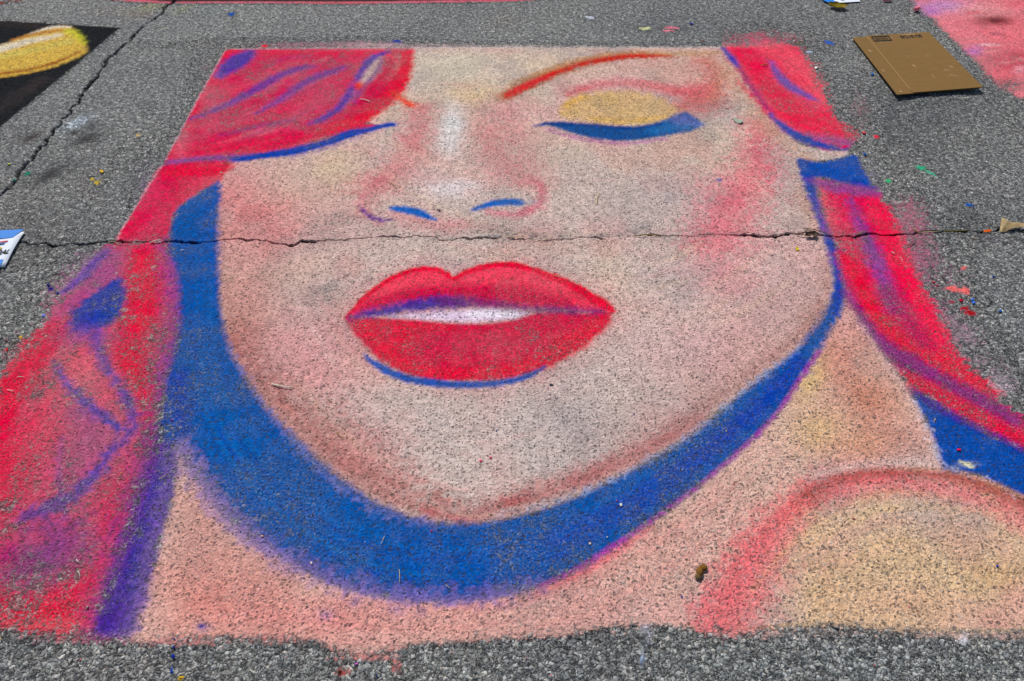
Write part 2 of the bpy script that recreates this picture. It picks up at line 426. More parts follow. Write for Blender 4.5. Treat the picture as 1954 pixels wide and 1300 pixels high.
# --- neck and shoulder
blob(1600, 680, 70, 70, (206, 142, 128), .8)
blob(1650, 770, 70, 60, (200, 136, 114), .8)
blob(1700, 840, 90, 40, (214, 150, 136), .7)
blob(1545, 730, 26, 50, (220, 188, 128), .7, rot=25)
blob(1560, 820, 50, 36, (220, 184, 128), .7, rot=-25)
blob(1640, 850, 60, 30, (208, 152, 114), .6)
blob(1450, 900, 80, 60, (214, 186, 166), .5)
blob(420, 1130, 130, 80, (218, 142, 132), .85)
blob(640, 1180, 180, 40, (218, 140, 136), .85)
blob(900, 1190, 200, 30, (220, 158, 150), .8)
blob(1120, 1140, 120, 40, (220, 156, 150), .75)
blob(1230, 1100, 110, 70, (216, 178, 162), .6)
blob(380, 980, 40, 60, (216, 158, 146), .7)
stroke([(1030, 1130), (1100, 1098), (1180, 1048), (1240, 1008)], [18, 22, 18, 8], (236, 104, 120), .85 * 10, .8)
stroke([(870, 1160), (960, 1152), (1040, 1132)], [8, 10, 12], (230, 112, 126), 8, .6)
stroke([(1372, 1200), (1392, 1150), (1424, 1085), (1474, 1015), (1534, 958), (1604, 920), (1700, 905)], [90, 92, 84, 72, 58, 44, 30], (230, 104, 112), 24, .95)
stroke([(1400, 1190), (1440, 1100), (1490, 1030)], [110, 90, 60], (232, 136, 138), 34, .75)
stroke([(1530, 952), (1604, 916), (1700, 903), (1800, 908), (1870, 925), (1954, 962), (2060, 1010)], [12, 22, 24, 26, 30, 34, 34], (168, 80, 72), 11, .88)
stroke([(1600, 940), (1700, 930), (1800, 935), (1870, 955), (1954, 995)], [34, 36, 36, 38, 40], (228, 130, 132), 18, .8)
stroke([(1560, 905), (1640, 888), (1720, 884), (1790, 890)], [10, 14, 14, 10], (226, 200, 190), 7, .6)
blob(1640, 1000, 110, 40, (218, 174, 158), .7)
blob(1890, 1100, 70, 30, (212, 180, 124), .45)
blob(1720, 1050, 90, 40, (218, 184, 144), .45)
blob(1570, 1130, 50, 40, (218, 182, 140), .45)
blob(1700, 1150, 140, 40, (220, 176, 148), .6)
blob(1880, 1020, 90, 40, (212, 170, 152), .5)
stroke([(1640, 612), (1690, 685), (1735, 755), (1770, 820), (1795, 880)], [6, 10, 12, 16, 14], (224, 190, 186), 7, .55)

# --- single strands drawn along the locks
def strands(path, n, spread, cols, w, a, seed):
    r = random.Random(seed); P_ = np.asarray(path, float)
    tan = np.gradient(P_, axis=0); nr = np.stack([-tan[:, 1], tan[:, 0]], 1); nr /= np.linalg.norm(nr, axis=1)[:, None]
    for k in range(n):
        o_ = r.uniform(-spread, spread); b0 = r.uniform(0, .45); b1 = r.uniform(.6, 1.0)
        i0 = b0 * (len(P_) - 1); i1 = b1 * (len(P_) - 1)
        tt = np.linspace(i0, i1, 5)
        q = np.stack([np.interp(tt, range(len(P_)), P_[:, j]) + o_ * np.interp(tt, range(len(P_)), nr[:, j]) for j in (0, 1)], 1)
        ww = w * r.uniform(.6, 1.5)
        stroke(q, [ww * .3, ww, ww, ww, ww * .3], r.choice(cols), 3.5, a * r.uniform(.5, 1), jit=.9, patch=.4)
strands([(345, 262), (430, 240), (520, 205), (600, 165), (690, 125)], 16, 42, [(232, 110, 124), (196, 40, 84), (226, 40, 72), (170, 70, 116), (226, 130, 138)], 5, .6, 1)
strands([(335, 290), (440, 284), (540, 268), (640, 240)], 9, 12, [(232, 100, 116), (190, 40, 84), (226, 36, 70)], 5, .6, 2)
strands([(1410, 105), (1460, 165), (1520, 225), (1595, 262)], 14, 38, [(250, 120, 128), (226, 36, 72), (238, 60, 90), (214, 70, 110)], 5, .55, 3)
strands([(1590, 380), (1640, 480), (1690, 560), (1760, 650), (1850, 725)], 14, 40, [(250, 84, 100), (214, 24, 66), (190, 40, 96), (240, 50, 80)], 7, .5, 4)
strands([(270, 480), (230, 600), (150, 720), (60, 860), (-20, 1000)], 18, 80, [(240, 90, 104), (206, 30, 74), (186, 80, 118), (232, 40, 70)], 9, .45, 5)
strands([(290, 850), (260, 940), (225, 1040), (180, 1150)], 10, 60, [(232, 60, 86), (190, 60, 110), (226, 110, 124), (150, 70, 130)], 9, .45, 6)
strands([(400, 1150), (640, 1185), (900, 1190), (1150, 1130), (1400, 960), (1520, 800)], 40, 50, [(224, 160, 150), (214, 150, 142), (206, 160, 150), (224, 178, 164)], 10, .34, 35)
strands([(1460, 1160), (1560, 1040), (1700, 980), (1900, 1000)], 26, 60, [(226, 196, 160), (214, 170, 150), (222, 188, 140), (206, 176, 160)], 10, .36, 36)
# --- hair above the left eye
stroke([(440, 100), (400, 160), (360, 230), (325, 300)], [30, 26, 20, 10], (230, 30, 66), 9, .8)
stroke([(430, 102), (600, 100), (760, 98)], [10, 12, 14], (232, 50, 80), 7, .75)
stroke([(345, 245), (450, 230), (560, 205), (640, 180)], [14, 20, 22, 10], (222, 84, 106), 12, .7, st=True)
stroke([(330, 285), (450, 280), (560, 265), (640, 240)], [18, 26, 24, 12], (226, 50, 82), 9, .85, st=True)
stroke([(400, 180), (480, 158), (560, 120)], [20, 16, 14], (226, 92, 112), 12, .7, st=True)
stroke([(580, 150), (620, 180), (560, 230)], [40, 50, 30], (204, 84, 112), 16, .6, st=True)
stroke([(778, 96), (772, 135), (752, 172), (716, 204), (676, 230), (616, 252)], [20, 22, 26, 26, 22, 10], RED, 5, .97)
stroke([(740, 120), (720, 170), (670, 215)], [26, 26, 20], (206, 30, 74), 10, .8)
stroke([(718, 112), (706, 138), (690, 158)], [16, 20, 12], (222, 190, 178), 5, .95)
stroke([(672, 182), (652, 204)], [12, 8], (206, 130, 140), 7, .7)
stroke([(742, 98), (710, 112), (690, 138), (672, 170), (648, 205), (612, 228), (590, 236)], [4, 10, 10, 11, 11, 9, 3], (84, 60, 160), 4, .92)
stroke([(728, 112), (722, 132), (702, 156), (684, 178), (676, 198)], [3, 6, 6, 7, 3], (110, 62, 138), 4, .8)
stroke([(474, 101), (452, 118), (420, 144)], [14, 26, 12], (78, 60, 160), 5, .97)
stroke([(362, 228), (420, 206), (480, 176), (530, 146), (575, 130), (600, 126)], [4, 9, 13, 12, 10, 4], (100, 58, 150), 5, .9, st=True, amt=.2)
stroke([(490, 216), (540, 186), (590, 154), (640, 134), (660, 128)], [3, 9, 11, 10, 4], (106, 62, 150), 5, .85)
stroke([(420, 258), (500, 240), (560, 230)], [3, 8, 3], (136, 58, 128), 5, .65)
stroke([(505, 130), (545, 112), (590, 106)], [3, 5, 2], (150, 60, 120), 5, .5)
blob(684, 163, 10, 7, (240, 76, 66), .95, patch=0)
# band of red below it and the blue lash line
stroke([(318, 330), (420, 318)], [20, 26], (232, 24, 62), 7, .9)
stroke([(300, 350), (260, 420), (235, 458)], [22, 26, 24], (226, 40, 78), 10, .8)
stroke([(300, 430), (280, 462)], [30, 36], (218, 72, 100), 12, .6)
stroke([(296, 314), (370, 304), (440, 301), (480, 299)], [4, 7, 9, 10], PURP, 5, .8)
poly(LASH_L, (6, 66, 168), 3.5, .98)
stroke([(560, 300), (640, 278), (700, 255)], 4, (140, 100, 170), 6, .5)
blob(400, 315, 40, 8, (220, 60, 90), .4)

# --- lower left hair
stroke([(272, 478), (276, 540), (262, 610), (244, 650), (252, 700), (276, 745), (288, 800), (280, 850)], [56, 64, 52, 50, 46, 38, 34, 36], RED, 15, .85, patch=.35)
stroke([(262, 490), (272, 530)], [36, 40], (244, 70, 96), 14, .6)
stroke([(88, 640), (45, 705), (0, 785), (-60, 880), (-130, 1000)], [34, 44, 56, 64, 80], (228, 34, 66), 18, .85, patch=.35)
stroke([(30, 850), (10, 930), (-40, 1050)], [90, 90, 90], (226, 40, 72), 30, .65, patch=.4)
stroke([(-200, 1140), (0, 1160), (90, 1165), (160, 1170)], [70, 56, 50, 40], (232, 30, 60), 18, .75, patch=.45)
stroke([(110, 1130), (170, 1110), (210, 1060)], [30, 40, 24], (228, 52, 78), 14, .8, patch=.3)
stroke([(0, 1190), (100, 1195), (180, 1190)], [20, 22, 24], (236, 90, 100), 10, .8, patch=.3)
blob(150, 720, 60, 60, (220, 120, 130), .7)
blob(170, 840, 80, 70, (172, 98, 128), .9)
blob(190, 1010, 70, 60, (190, 84, 112), .7)
blob(60, 1060, 90, 40, (150, 70, 120), .65)
blob(140, 900, 50, 60, (176, 88, 126), .7)
blob(230, 960, 40, 60, (222, 64, 92), .8)
blob(80, 830, 50, 60, (222, 84, 106), .7)
poly([(240, 468), (226, 522), (196, 552), (150, 585), (110, 600), (150, 545), (195, 490)], (158, 84, 140), 14, .75)
stroke([(210, 474), (184, 498), (158, 530), (122, 556)], [8, 12, 12, 5], (84, 76, 168), 7, .8)
poly(LEAF_BLUE, (30, 68, 162), 5, .95, jit=.9)
stroke([(210, 595), (175, 620)], [24, 20], (16, 66, 170), 8, .8)
blob(165, 640, 50, 20, (140, 84, 148), .7)
stroke([(182, 640), (198, 692), (226, 732), (246, 772), (256, 808), (242, 832), (210, 862), (184, 902), (146, 940), (96, 968), (56, 982)], [24, 19, 18, 20, 18, 20, 16, 20, 24, 30, 24], (92, 74, 158), 8, .9, jit=.9, patch=.2)
stroke([(104, 690), (124, 728), (158, 764), (190, 790), (228, 818)], [6, 11, 18, 20, 9], (72, 76, 164), 6, .93, jit=.9, patch=.15)
stroke([(150, 780), (185, 800)], [20, 16], (150, 84, 140), 14, .6)
stroke([(116, 838), (112, 900), (118, 940)], [8, 8, 8], (136, 82, 150), 7, .6)
stroke([(60, 985), (110, 1010), (120, 1050), (60, 1070)], [60, 76, 76, 60], (124, 70, 132), 30, .72, jit=.9, patch=.5)
stroke([(0, 1050), (60, 1080)], [26, 26], (150, 40, 100), 14, .6)
stroke([(226, 466), (275, 464), (322, 464)], [18, 24, 22], (212, 72, 102), 8, .85)
# purple seam beside the blue
stroke([(330, 470), (346, 530), (350, 620), (330, 690), (312, 760), (305, 830)], [40, 54, 44, 36, 30, 34], (124, 62, 150), 20, .85)
stroke([(300, 840), (275, 930), (250, 1010), (224, 1100), (200, 1190)], [50, 60, 62, 66, 60], (120, 56, 132), 24, .75)
poly(HAIR_SHADE, (48, 52, 156), 9, .92, jit=.9, patch=.12)
stroke([(318, 860), (310, 950), (286, 1050), (262, 1140), (240, 1200)], [16, 22, 26, 30, 30], (128, 96, 158), 14, .65)
stroke([(300, 850), (270, 940), (240, 1040), (205, 1130)], [16, 16, 18, 24], (116, 50, 140), 10, .7)
stroke([(230, 1100), (215, 1180)], [34, 44], (84, 50, 140), 12, .6)

# --- blue jaw shadow
poly(JAW, (0, 84, 162), 6, .97, jit=.7)
stroke([(1050, 1040), (1200, 965), (1340, 868), (1450, 775), (1530, 690)], [40, 40, 34, 34, 26], (0, 56, 172), 14, .85)
stroke([(760, 1060), (900, 1075), (1040, 1045)], [70, 70, 50], (0, 68, 170), 24, .6)
stroke([(360, 470), (375, 560), (370, 660)], [30, 30, 30], (36, 84, 164), 16, .5, patch=.4)
stroke([(340, 720), (345, 820)], [30, 30], (30, 52, 170), 14, .7)
stroke([(405, 365), (402, 430), (405, 500), (408, 580)], [22, 22, 20, 14], (0, 82, 172), 9, .7)
strands([(380, 470), (372, 640), (420, 820), (560, 980), (760, 1080), (960, 1070), (1180, 970), (1400, 800)], 40, 34, [(0, 70, 170), (10, 96, 170), (0, 58, 150), (30, 104, 176)], 8, .45, 37)
stroke([(436, 665), (520, 795), (620, 905), (720, 975), (830, 1003)], [7, 8, 9, 9, 8], (140, 132, 186), 6, .5, jit=1.4)
stroke([(345, 860), (412, 955), (500, 1035), (620, 1098), (720, 1128), (840, 1140), (940, 1132), (1020, 1114)], [36, 38, 34, 28, 24, 24, 26, 20], (134, 108, 170), 15, .72, jit=1.0)
stroke([(345, 850), (400, 950), (470, 1022), (560, 1082)], [30, 30, 26, 20], (168, 136, 180), 14, .55, patch=.3)
stroke([(1030, 1118), (1100, 1086), (1180, 1037), (1260, 982), (1340, 922), (1420, 853), (1480, 792), (1522, 731), (1562, 671)], [5, 7, 8, 7, 6, 6, 6, 7, 7], (176, 56, 160), 4, .75)
stroke([(940, 990), (1050, 962), (1150, 922), (1250, 872), (1330, 822), (1400, 762), (1470, 706), (1530, 655)], [4, 5, 6, 6, 5, 5, 5, 4], (186, 194, 214), 5, .38, jit=1.9)
stroke([(1534, 330), (1548, 370), (1566, 420), (1582, 462)], [14, 12, 12, 12], (0, 76, 172), 5, .9)
stroke([(1586, 470), (1598, 515), (1602, 555), (1592, 600)], [14, 16, 16, 16], (0, 64, 172), 5, .95)
stroke([(1604, 480), (1620, 530), (1632, 570)], [14, 20, 20], (110, 60, 150), 9, .65)

# --- right hair
stroke([(1420, 105), (1460, 160), (1500, 200)], [30, 34, 34], (236, 44, 80), 12, .8, st=True)
stroke([(1480, 95), (1530, 130), (1560, 190)], [26, 34, 30], (246, 104, 118), 12, .75, st=True)
stroke([(1500, 220), (1560, 232), (1600, 250)], [24, 34, 30], (240, 62, 88), 12, .85, st=True)
stroke([(1530, 262), (1590, 268), (1612, 272)], [14, 16, 14], (150, 84, 150), 8, .75)
stroke([(1378, 91), (1395, 110), (1408, 127)], [4, 8, 6], (26, 60, 176), 3, .95)
stroke([(1408, 127), (1436, 168), (1466, 210)], [5, 8, 5], (150, 56, 120), 5, .75)
stroke([(1470, 218), (1490, 238), (1520, 258), (1550, 272), (1585, 281), (1612, 284)], [4, 9, 14, 14, 10, 5], (6, 74, 168), 4, .95)
stroke([(1471, 117), (1488, 146), (1512, 168), (1542, 184), (1560, 192)], [4, 12, 12, 9, 2], (104, 84, 172), 4, .9)
poly(EAR_BLUE, (0, 74, 168), 4, .97)
stroke([(1630, 350), (1664, 358)], [12, 8], (10, 64, 166), 4, .8)
stroke([(1550, 346), (1600, 358), (1660, 366)], [12, 22, 18], (134, 74, 150), 8, .8)
stroke([(1580, 385), (1600, 440)], [34, 36], (226, 84, 112), 12, .6, patch=.4)
stroke([(1668, 388), (1698, 450), (1725, 525), (1762, 600), (1805, 680), (1840, 722)], [22, 30, 34, 36, 30, 20], (246, 66, 92), 10, .85)
stroke([(1610, 490), (1640, 545), (1690, 620), (1745, 690), (1800, 725), (1860, 760), (1954, 815)], [24, 30, 40, 44, 34, 22, 20], RED, 10, .95)
stroke([(1690, 600), (1760, 670), (1830, 715), (1880, 745)], [40, 50, 46, 30], (232, 14, 58), 12, .85)
stroke([(1622, 380), (1640, 425), (1662, 475), (1684, 530), (1702, 590)], [6, 16, 24, 26, 14], (112, 70, 156), 9, .8)
stroke([(1700, 560), (1720, 600), (1760, 650)], [34, 36, 26], (176, 40, 100), 14, .7)
stroke([(1612, 560), (1640, 596), (1680, 650), (1730, 690), (1800, 726), (1870, 764), (1930, 800)], [7, 12, 20, 34, 26, 30, 26], (110, 50, 130), 9, .82)
stroke([(1740, 720), (1800, 760), (1880, 800), (1954, 845), (2030, 900)], [16, 26, 26, 24, 24], (222, 20, 62), 9, .9)
poly(NECK_BLUE, (0, 74, 164), 5, .97, jit=.9)
stroke([(1745, 748), (1800, 783), (1880, 822), (1954, 858)], [10, 14, 12, 12], (84, 40, 140), 6, .8)
stroke([(1746, 764), (1770, 815), (1796, 880), (1870, 912), (1954, 950)], [6, 8, 7, 5, 4], (212, 204, 212), 5, .5, jit=2.0)

# --- eye, brows
stroke([(966, 182), (1000, 162), (1060, 136), (1120, 118), (1190, 107), (1260, 105)], [12, 15, 14, 11, 10, 5], (196, 110, 84), 6, .7)
stroke([(962, 186), (1000, 164), (1060, 138), (1120, 119), (1190, 107), (1270, 106)], [20, 22, 19, 15, 12, 6], (164, 92, 62), 5, .7, patch=.2)
poly(BROW, (206, 50, 48), 4, .85, jit=.9)
stroke([(972, 180), (1010, 160), (1060, 138)], [8, 9, 7], (226, 44, 52), 3, .8)
stroke([(975, 160), (1060, 128), (1120, 110), (1200, 99), (1290, 103), (1370, 100)], [8, 8, 6, 5, 8, 8], (190, 148, 104), 5, .65)
poly(BROW2, (240, 72, 58), 4, .9)
stroke([(750, 176), (792, 200)], [4, 4], (200, 120, 90), 6, .4)
poly(EYELID, (212, 176, 122), 6.5, .93, jit=.9, patch=.15)
stroke([(1072, 212), (1088, 196), (1120, 184)], [6, 10, 6], (222, 172, 84), 5, .7)
stroke([(1130, 226), (1200, 232), (1270, 222)], [6, 10, 8], (222, 176, 96), 5, .6)
poly(LASH, (4, 78, 144), 3.5, .97)
stroke([(1250, 250), (1300, 240), (1330, 238)], [14, 18, 10], (60, 128, 190), 7, .5)
stroke([(1040, 236), (1120, 238), (1200, 244), (1260, 236)], [4, 5, 5, 4], (10, 52, 130), 3, .7)
stroke([(1300, 228), (1330, 236)], [22, 12], (120, 122, 190), 6, .5)
stroke([(1045, 246), (1080, 258), (1130, 269), (1200, 274), (1270, 265)], [4, 6, 5, 5, 4], (176, 96, 160), 4, .7)

# --- nose
poly(NOS_L, (0, 98, 188), 3, .96, jit=.5)
poly(NOS_R, (0, 98, 188), 3, .96, jit=.5)
stroke([(998, 387), (1020, 386)], [7, 4], (120, 140, 180), 5, .5)
stroke([(690, 394), (697, 408), (716, 418), (744, 420)], [4, 6, 8, 4], (104, 66, 150), 3.5, .85, jit=1.1)

# --- mouth
poly([(640, 610), (700, 540), (800, 495), (865, 510), (970, 490), (1080, 520), (1190, 592), (1100, 680), (960, 730), (760, 720)], (228, 130, 136), 26, .35)
poly(LIP_UP, (236, 76, 98), 4, .97)
poly(LIP_LOW, (212, 44, 76), 4, .98, patch=.1)
stroke([(690, 588), (760, 566), (860, 560), (960, 562), (1080, 580)], [16, 24, 30, 34, 18], (196, 34, 72), 10, .85, patch=.2)
stroke([(720, 560), (780, 536), (830, 532)], [14, 22, 18], (250, 92, 110), 8, .7)
stroke([(900, 535), (980, 522), (1060, 545)], [18, 20, 14], (248, 92, 112), 8, .7)
stroke([(660, 607), (692, 571), (722, 546), (762, 524), (802, 513), (832, 513), (852, 523), (866, 531), (892, 518), (932, 507), (972, 504), (1012, 513), (1062, 530), (1112, 555), (1152, 580), (1168, 593)],
       [4, 8, 8, 7, 7, 7, 7, 7, 8, 9, 9, 9, 12, 14, 16, 8], (230, 18, 54), 3, .9)
poly(TEETH, (222, 200, 222), 5, .92)
stroke([(900, 600), (980, 598)], [14, 14], (240, 232, 240), 5, .7)
stroke([(672, 605), (722, 596), (780, 585), (838, 577), (880, 578)], [5, 15, 21, 24, 18], (60, 52, 154), 7, .92)
stroke([(850, 574), (930, 580), (1000, 588), (1080, 592), (1150, 595)], [22, 17, 14, 14, 8], (110, 44, 116), 7, .8)
stroke([(700, 630), (760, 690), (830, 712), (920, 714), (1010, 700), (1090, 655), (1150, 612)], [20, 26, 24, 24, 30, 36, 22], RED, 7, .92)
stroke([(690, 618), (780, 622), (860, 628)], [12, 12, 10], (232, 18, 56), 6, .8)
blob(770, 650, 30, 22, (240, 20, 56), .8)
blob(900, 655, 110, 22, (202, 62, 90), .55)
poly(UNDERLIP, (18, 84, 172), 3.5, .95)
# rubbed-out specks of other colours in the skin
for x, y, r, c in [(388, 1196, 12, (34, 50, 170)), (620, 1172, 14, (110, 100, 180)), (760, 1165, 16, (130, 120, 180)), (680, 1150, 12, (120, 110, 180)), (860, 1150, 10, (120, 100, 190))]:
    blob(x, y, r, r * .7, c, .5, patch=.6)

poly([(-500, 1216), (0, 1216), (240, 1226), (420, 1222), (560, 1224), (640, 1244), (720, 1252), (790, 1238), (900, 1228), (1020, 1220), (1200, 1198), (1340, 1208), (1400, 1212), (1500, 1204), (1620, 1200), (1750, 1210), (2300, 1214), (2300, 1400), (-500, 1400)], (0, 0, 0), 15, .98, jit=.9, erase=True)
for x, y, rx, ry, c, a in [(760, 1272, 14, 24, (216, 132, 128), .5), (655, 1284, 16, 14, (196, 96, 88), .45), (120, 1222, 120, 12, (214, 120, 126), .4), (700, 1254, 60, 8, (214, 140, 134), .4), (1235, 1216, 10, 22, (190, 200, 225), .6), (1226, 1262, 5, 34, (180, 200, 235), .5), (1230, 1295, 5, 14, (180, 200, 235), .4),
                           (1536, 1226, 10, 10, (225, 225, 230), .6), (1840, 1222, 7, 11, (230, 235, 245), .7), (1500, 1210, 160, 9, (200, 170, 160), .35), (1850, 1214, 140, 9, (205, 170, 160), .4), (1120, 1212, 160, 9, (206, 170, 160), .35), (400, 1226, 160, 8, (206, 140, 136), .4)]:
    blob(x, y, rx, ry, c, a, patch=.7)
# worn edge along the joint
stroke([(216, 462), (420, 459), (660, 458), (860, 455), (1100, 450), (1400, 446), (1700, 446)], [3, 3, 5, 7, 9, 6, 4], (0, 0, 0), 6, .38, erase=True, patch=.7)

# masked edges along the top and the upper left
cv = chalk
poly([(300, 40), (1376, 40), (1378, 90), (1050, 90.5), (785, 91.5), (431, 93.5), (400, 146), (365, 211), (335, 269), (311, 310), (288, 336), (263, 386), (238, 428), (214, 464), (130, 464), (230, 300)], (0, 0, 0), 1.6, .94, smooth=False, jit=.5, erase=True)
for x, y, rx, ry, c, a in [(600, 86, 200, 10, (196, 120, 140), .34), (395, 165, 26, 60, (176, 140, 156), .3), (280, 340, 30, 60, (150, 130, 156), .3), (1000, 88, 320, 5, (206, 190, 184), .35), (740, 87, 90, 8, (215, 180, 184), .35), (340, 265, 20, 40, (190, 160, 170), .3)]:
    blob(x, y, rx, ry, c, a)
stroke([(430, 94), (365, 212), (312, 310), (262, 388), (220, 460)], 2.2, (214, 190, 198), 1.2, .45, jit=1.4)
stroke([(430, 93), (785, 91), (1376, 89)], 1.6, (222, 204, 200), 1.0, .4, jit=1.4)
# mottled, half rubbed hair
for P_, k_ in ((HAIR_TOP, .24), (HAIR_MID, .20), (HAIR_LOW, .30), (HAIR_RT, .20), (HAIR_RL, .20), (HAIR_SHADE, .22), (LIP_LOW, .2), (JAW, .20)):
    g_ = smooth_pts(atv(P_), True); i_ = in_box(g_, 0.02); i_ = i_[sd_poly(g_, i_) < .01]
    chalk.cov[i_] *= 1 - k_ * sst(.34, .62, fbm(X[i_], Y[i_], 16.0, 61.0, 4))
# chalk lies thinner in places
cvn = fbm(X, Y, 7.0, 13.0, 4)
chalk.cov *= 1 - .30 * sst(.42, .64, cvn) * (.55 + .45 * sst(.2, .8, NZ_low))
# how much the stone tops have been rubbed bare (strongest in the near, right part)
rub = np.zeros(NV)
_sv = chalk; _t = Canvas(); cv = _t
for x, y, rx, ry, a in [(1700, 1080, 420, 190, 1.0), (1250, 1100, 260, 140, .95), (1560, 800, 190, 160, .8), (700, 1180, 240, 70, .5), (1100, 760, 330, 170, .35), (420, 1130, 180, 120, .35)]:
    blob(x, y, rx, ry, (255, 255, 255), a, patch=.1)
rub = _t.cov.copy(); cv = chalk
for P_, k_ in ((JAW, .3), (NECK_BLUE, .3), (HAIR_RL, .3)):
    g_ = smooth_pts(atv(P_), True); i_ = in_box(g_, 0.02)
    rub[i_[sd_poly(g_, i_) < 0]] *= k_


# ------------------------------------------------------------------ neighbouring drawings
BLACK_SQ = [(-420, 20), (0, 40), (110, 46), (228, 53), (115, 148), (0, 242), (-160, 372), (-420, 560)]
PETAL = [(-120, 112), (-40, 94), (10, 84), (40, 70), (75, 58), (110, 50), (133, 51), (150, 68), (165, 90), (166, 99), (148, 110), (110, 125), (60, 138), (0, 148), (-60, 156), (-120, 158)]
FAR_SQ = [(205, -4), (250, -1), (330, 4), (440, 4), (560, 4), (660, 5), (760, 3), (880, 2), (1015, -1), (1060, -64), (180, -64)]
PINK_SQ = [(1740, -2), (1768, 24), (1800, 55), (1835, 90), (1868, 122), (1898, 154), (1930, 176), (1960, 190), (2060, 215), (2500, 300), (2500, -60), (1690, -66)]
poly(BLACK_SQ, (24, 27, 31), 1.6, .97, smooth=False)
stroke([(-100, 40), (0, 44), (100, 52)], 8, (60, 48, 44), 6, .5)
stroke([(0, 190), (60, 165), (110, 150)], [12, 14, 6], (44, 40, 44), 8, .5)
stroke([(-40, 230), (30, 190), (80, 150)], [10, 14, 10], (66, 56, 54), 8, .4)
poly(PETAL, (214, 178, 92), 3, .98)
stroke([(-60, 108), (0, 94), (50, 80), (110, 68)], [8, 12, 10, 6], (224, 216, 200), 5, .85)
stroke([(-20, 112), (60, 96), (130, 80)], [8, 10, 10], (206, 196, 110), 6, .6)
stroke([(60, 64), (100, 52), (132, 52)], [3, 4, 3], (232, 220, 206), 2.5, .9)
stroke([(25, 76), (70, 64), (125, 57)], [4, 5, 3], (176, 116, 70), 2.5, .85)
stroke([(130, 58), (148, 68), (160, 84)], [8, 8, 5], (200, 200, 70), 4, .8)
stroke([(-60, 148), (0, 141), (60, 132), (110, 118), (152, 99)], [3, 5, 5, 5, 3], (150, 88, 44), 3, .9)
stroke([(-60, 152), (0, 147), (60, 138), (110, 125)], 3, (216, 170, 80), 2.5, .7)
poly(FAR_SQ, (60, 44, 44), 2, .95, smooth=False)
stroke([(205, -3), (260, 1), (330, 5), (440, 4.5), (560, 5), (660, 5.5), (760, 4), (880, 2.5), (1000, 0), (1030, -4)], [3, 4, 2, 2.4, 2.4, 3, 3, 3, 3, 2], (226, 116, 132), 1.6, .95)
stroke([(0, 6), (14, 3), (40, 2)], [3, 2, 2], (150, 40, 40), 2, .7)
poly(PINK_SQ, (232, 134, 142), 5, .96, jit=.7, st=(1750, 80, 1954, 70), amt=.25, freq=40)
for x, y, rx, ry, c, a in [(1800, 12, 50, 14, (196, 140, 190), .85), (1775, 22, 16, 8, (176, 120, 190), .7), (1890, 40, 40, 12, (170, 60, 66), .7), (1900, 38, 16, 5, (120, 40, 44), .7), (1860, 96, 16, 9, (170, 120, 190), .8),
                           (1880, 20, 60, 16, (226, 176, 172), .6), (1935, 110, 40, 22, (222, 84, 100), .75), (1930, 62, 50, 18, (240, 130, 134), .6), (1920, 140, 30, 20, (206, 70, 90), .6), (1940, 8, 30, 8, (226, 90, 104), .6),
                           (1840, 50, 40, 14, (236, 138, 148), .5), (1945, 133, 10, 8, (226, 200, 215), .6), (2050, 60, 120, 80, (224, 100, 116), .6), (2100, 150, 120, 60, (236, 150, 150), .6)]:
    blob(x, y, rx, ry, c, a, patch=.5)
for q in range(26):
    rq = random.Random(q); x0, y0 = rq.uniform(1790, 1960), rq.uniform(4, 150)
    if y0 > (x0 - 1745) * .95: continue
    L_ = rq.uniform(14, 46)
    stroke([(x0, y0), (x0 + L_ * .5, y0 + rq.uniform(-3, 3)), (x0 + L_, y0 + rq.uniform(-3, 3))], [1, rq.uniform(2, 5), 1], rq.choice([(206, 66, 80), (236, 196, 196), (240, 160, 160), (190, 60, 76), (226, 90, 104), (170, 96, 110)]), 2.5, rq.uniform(.4, .85), patch=.4)
blob(1895, 40, 34, 8, (96, 34, 40), .75, patch=.4)
blob(1915, 112, 50, 24, None, .45, erase=True, patch=.6)
blob(1935, 160, 40, 14, None, .55, erase=True, patch=.6)

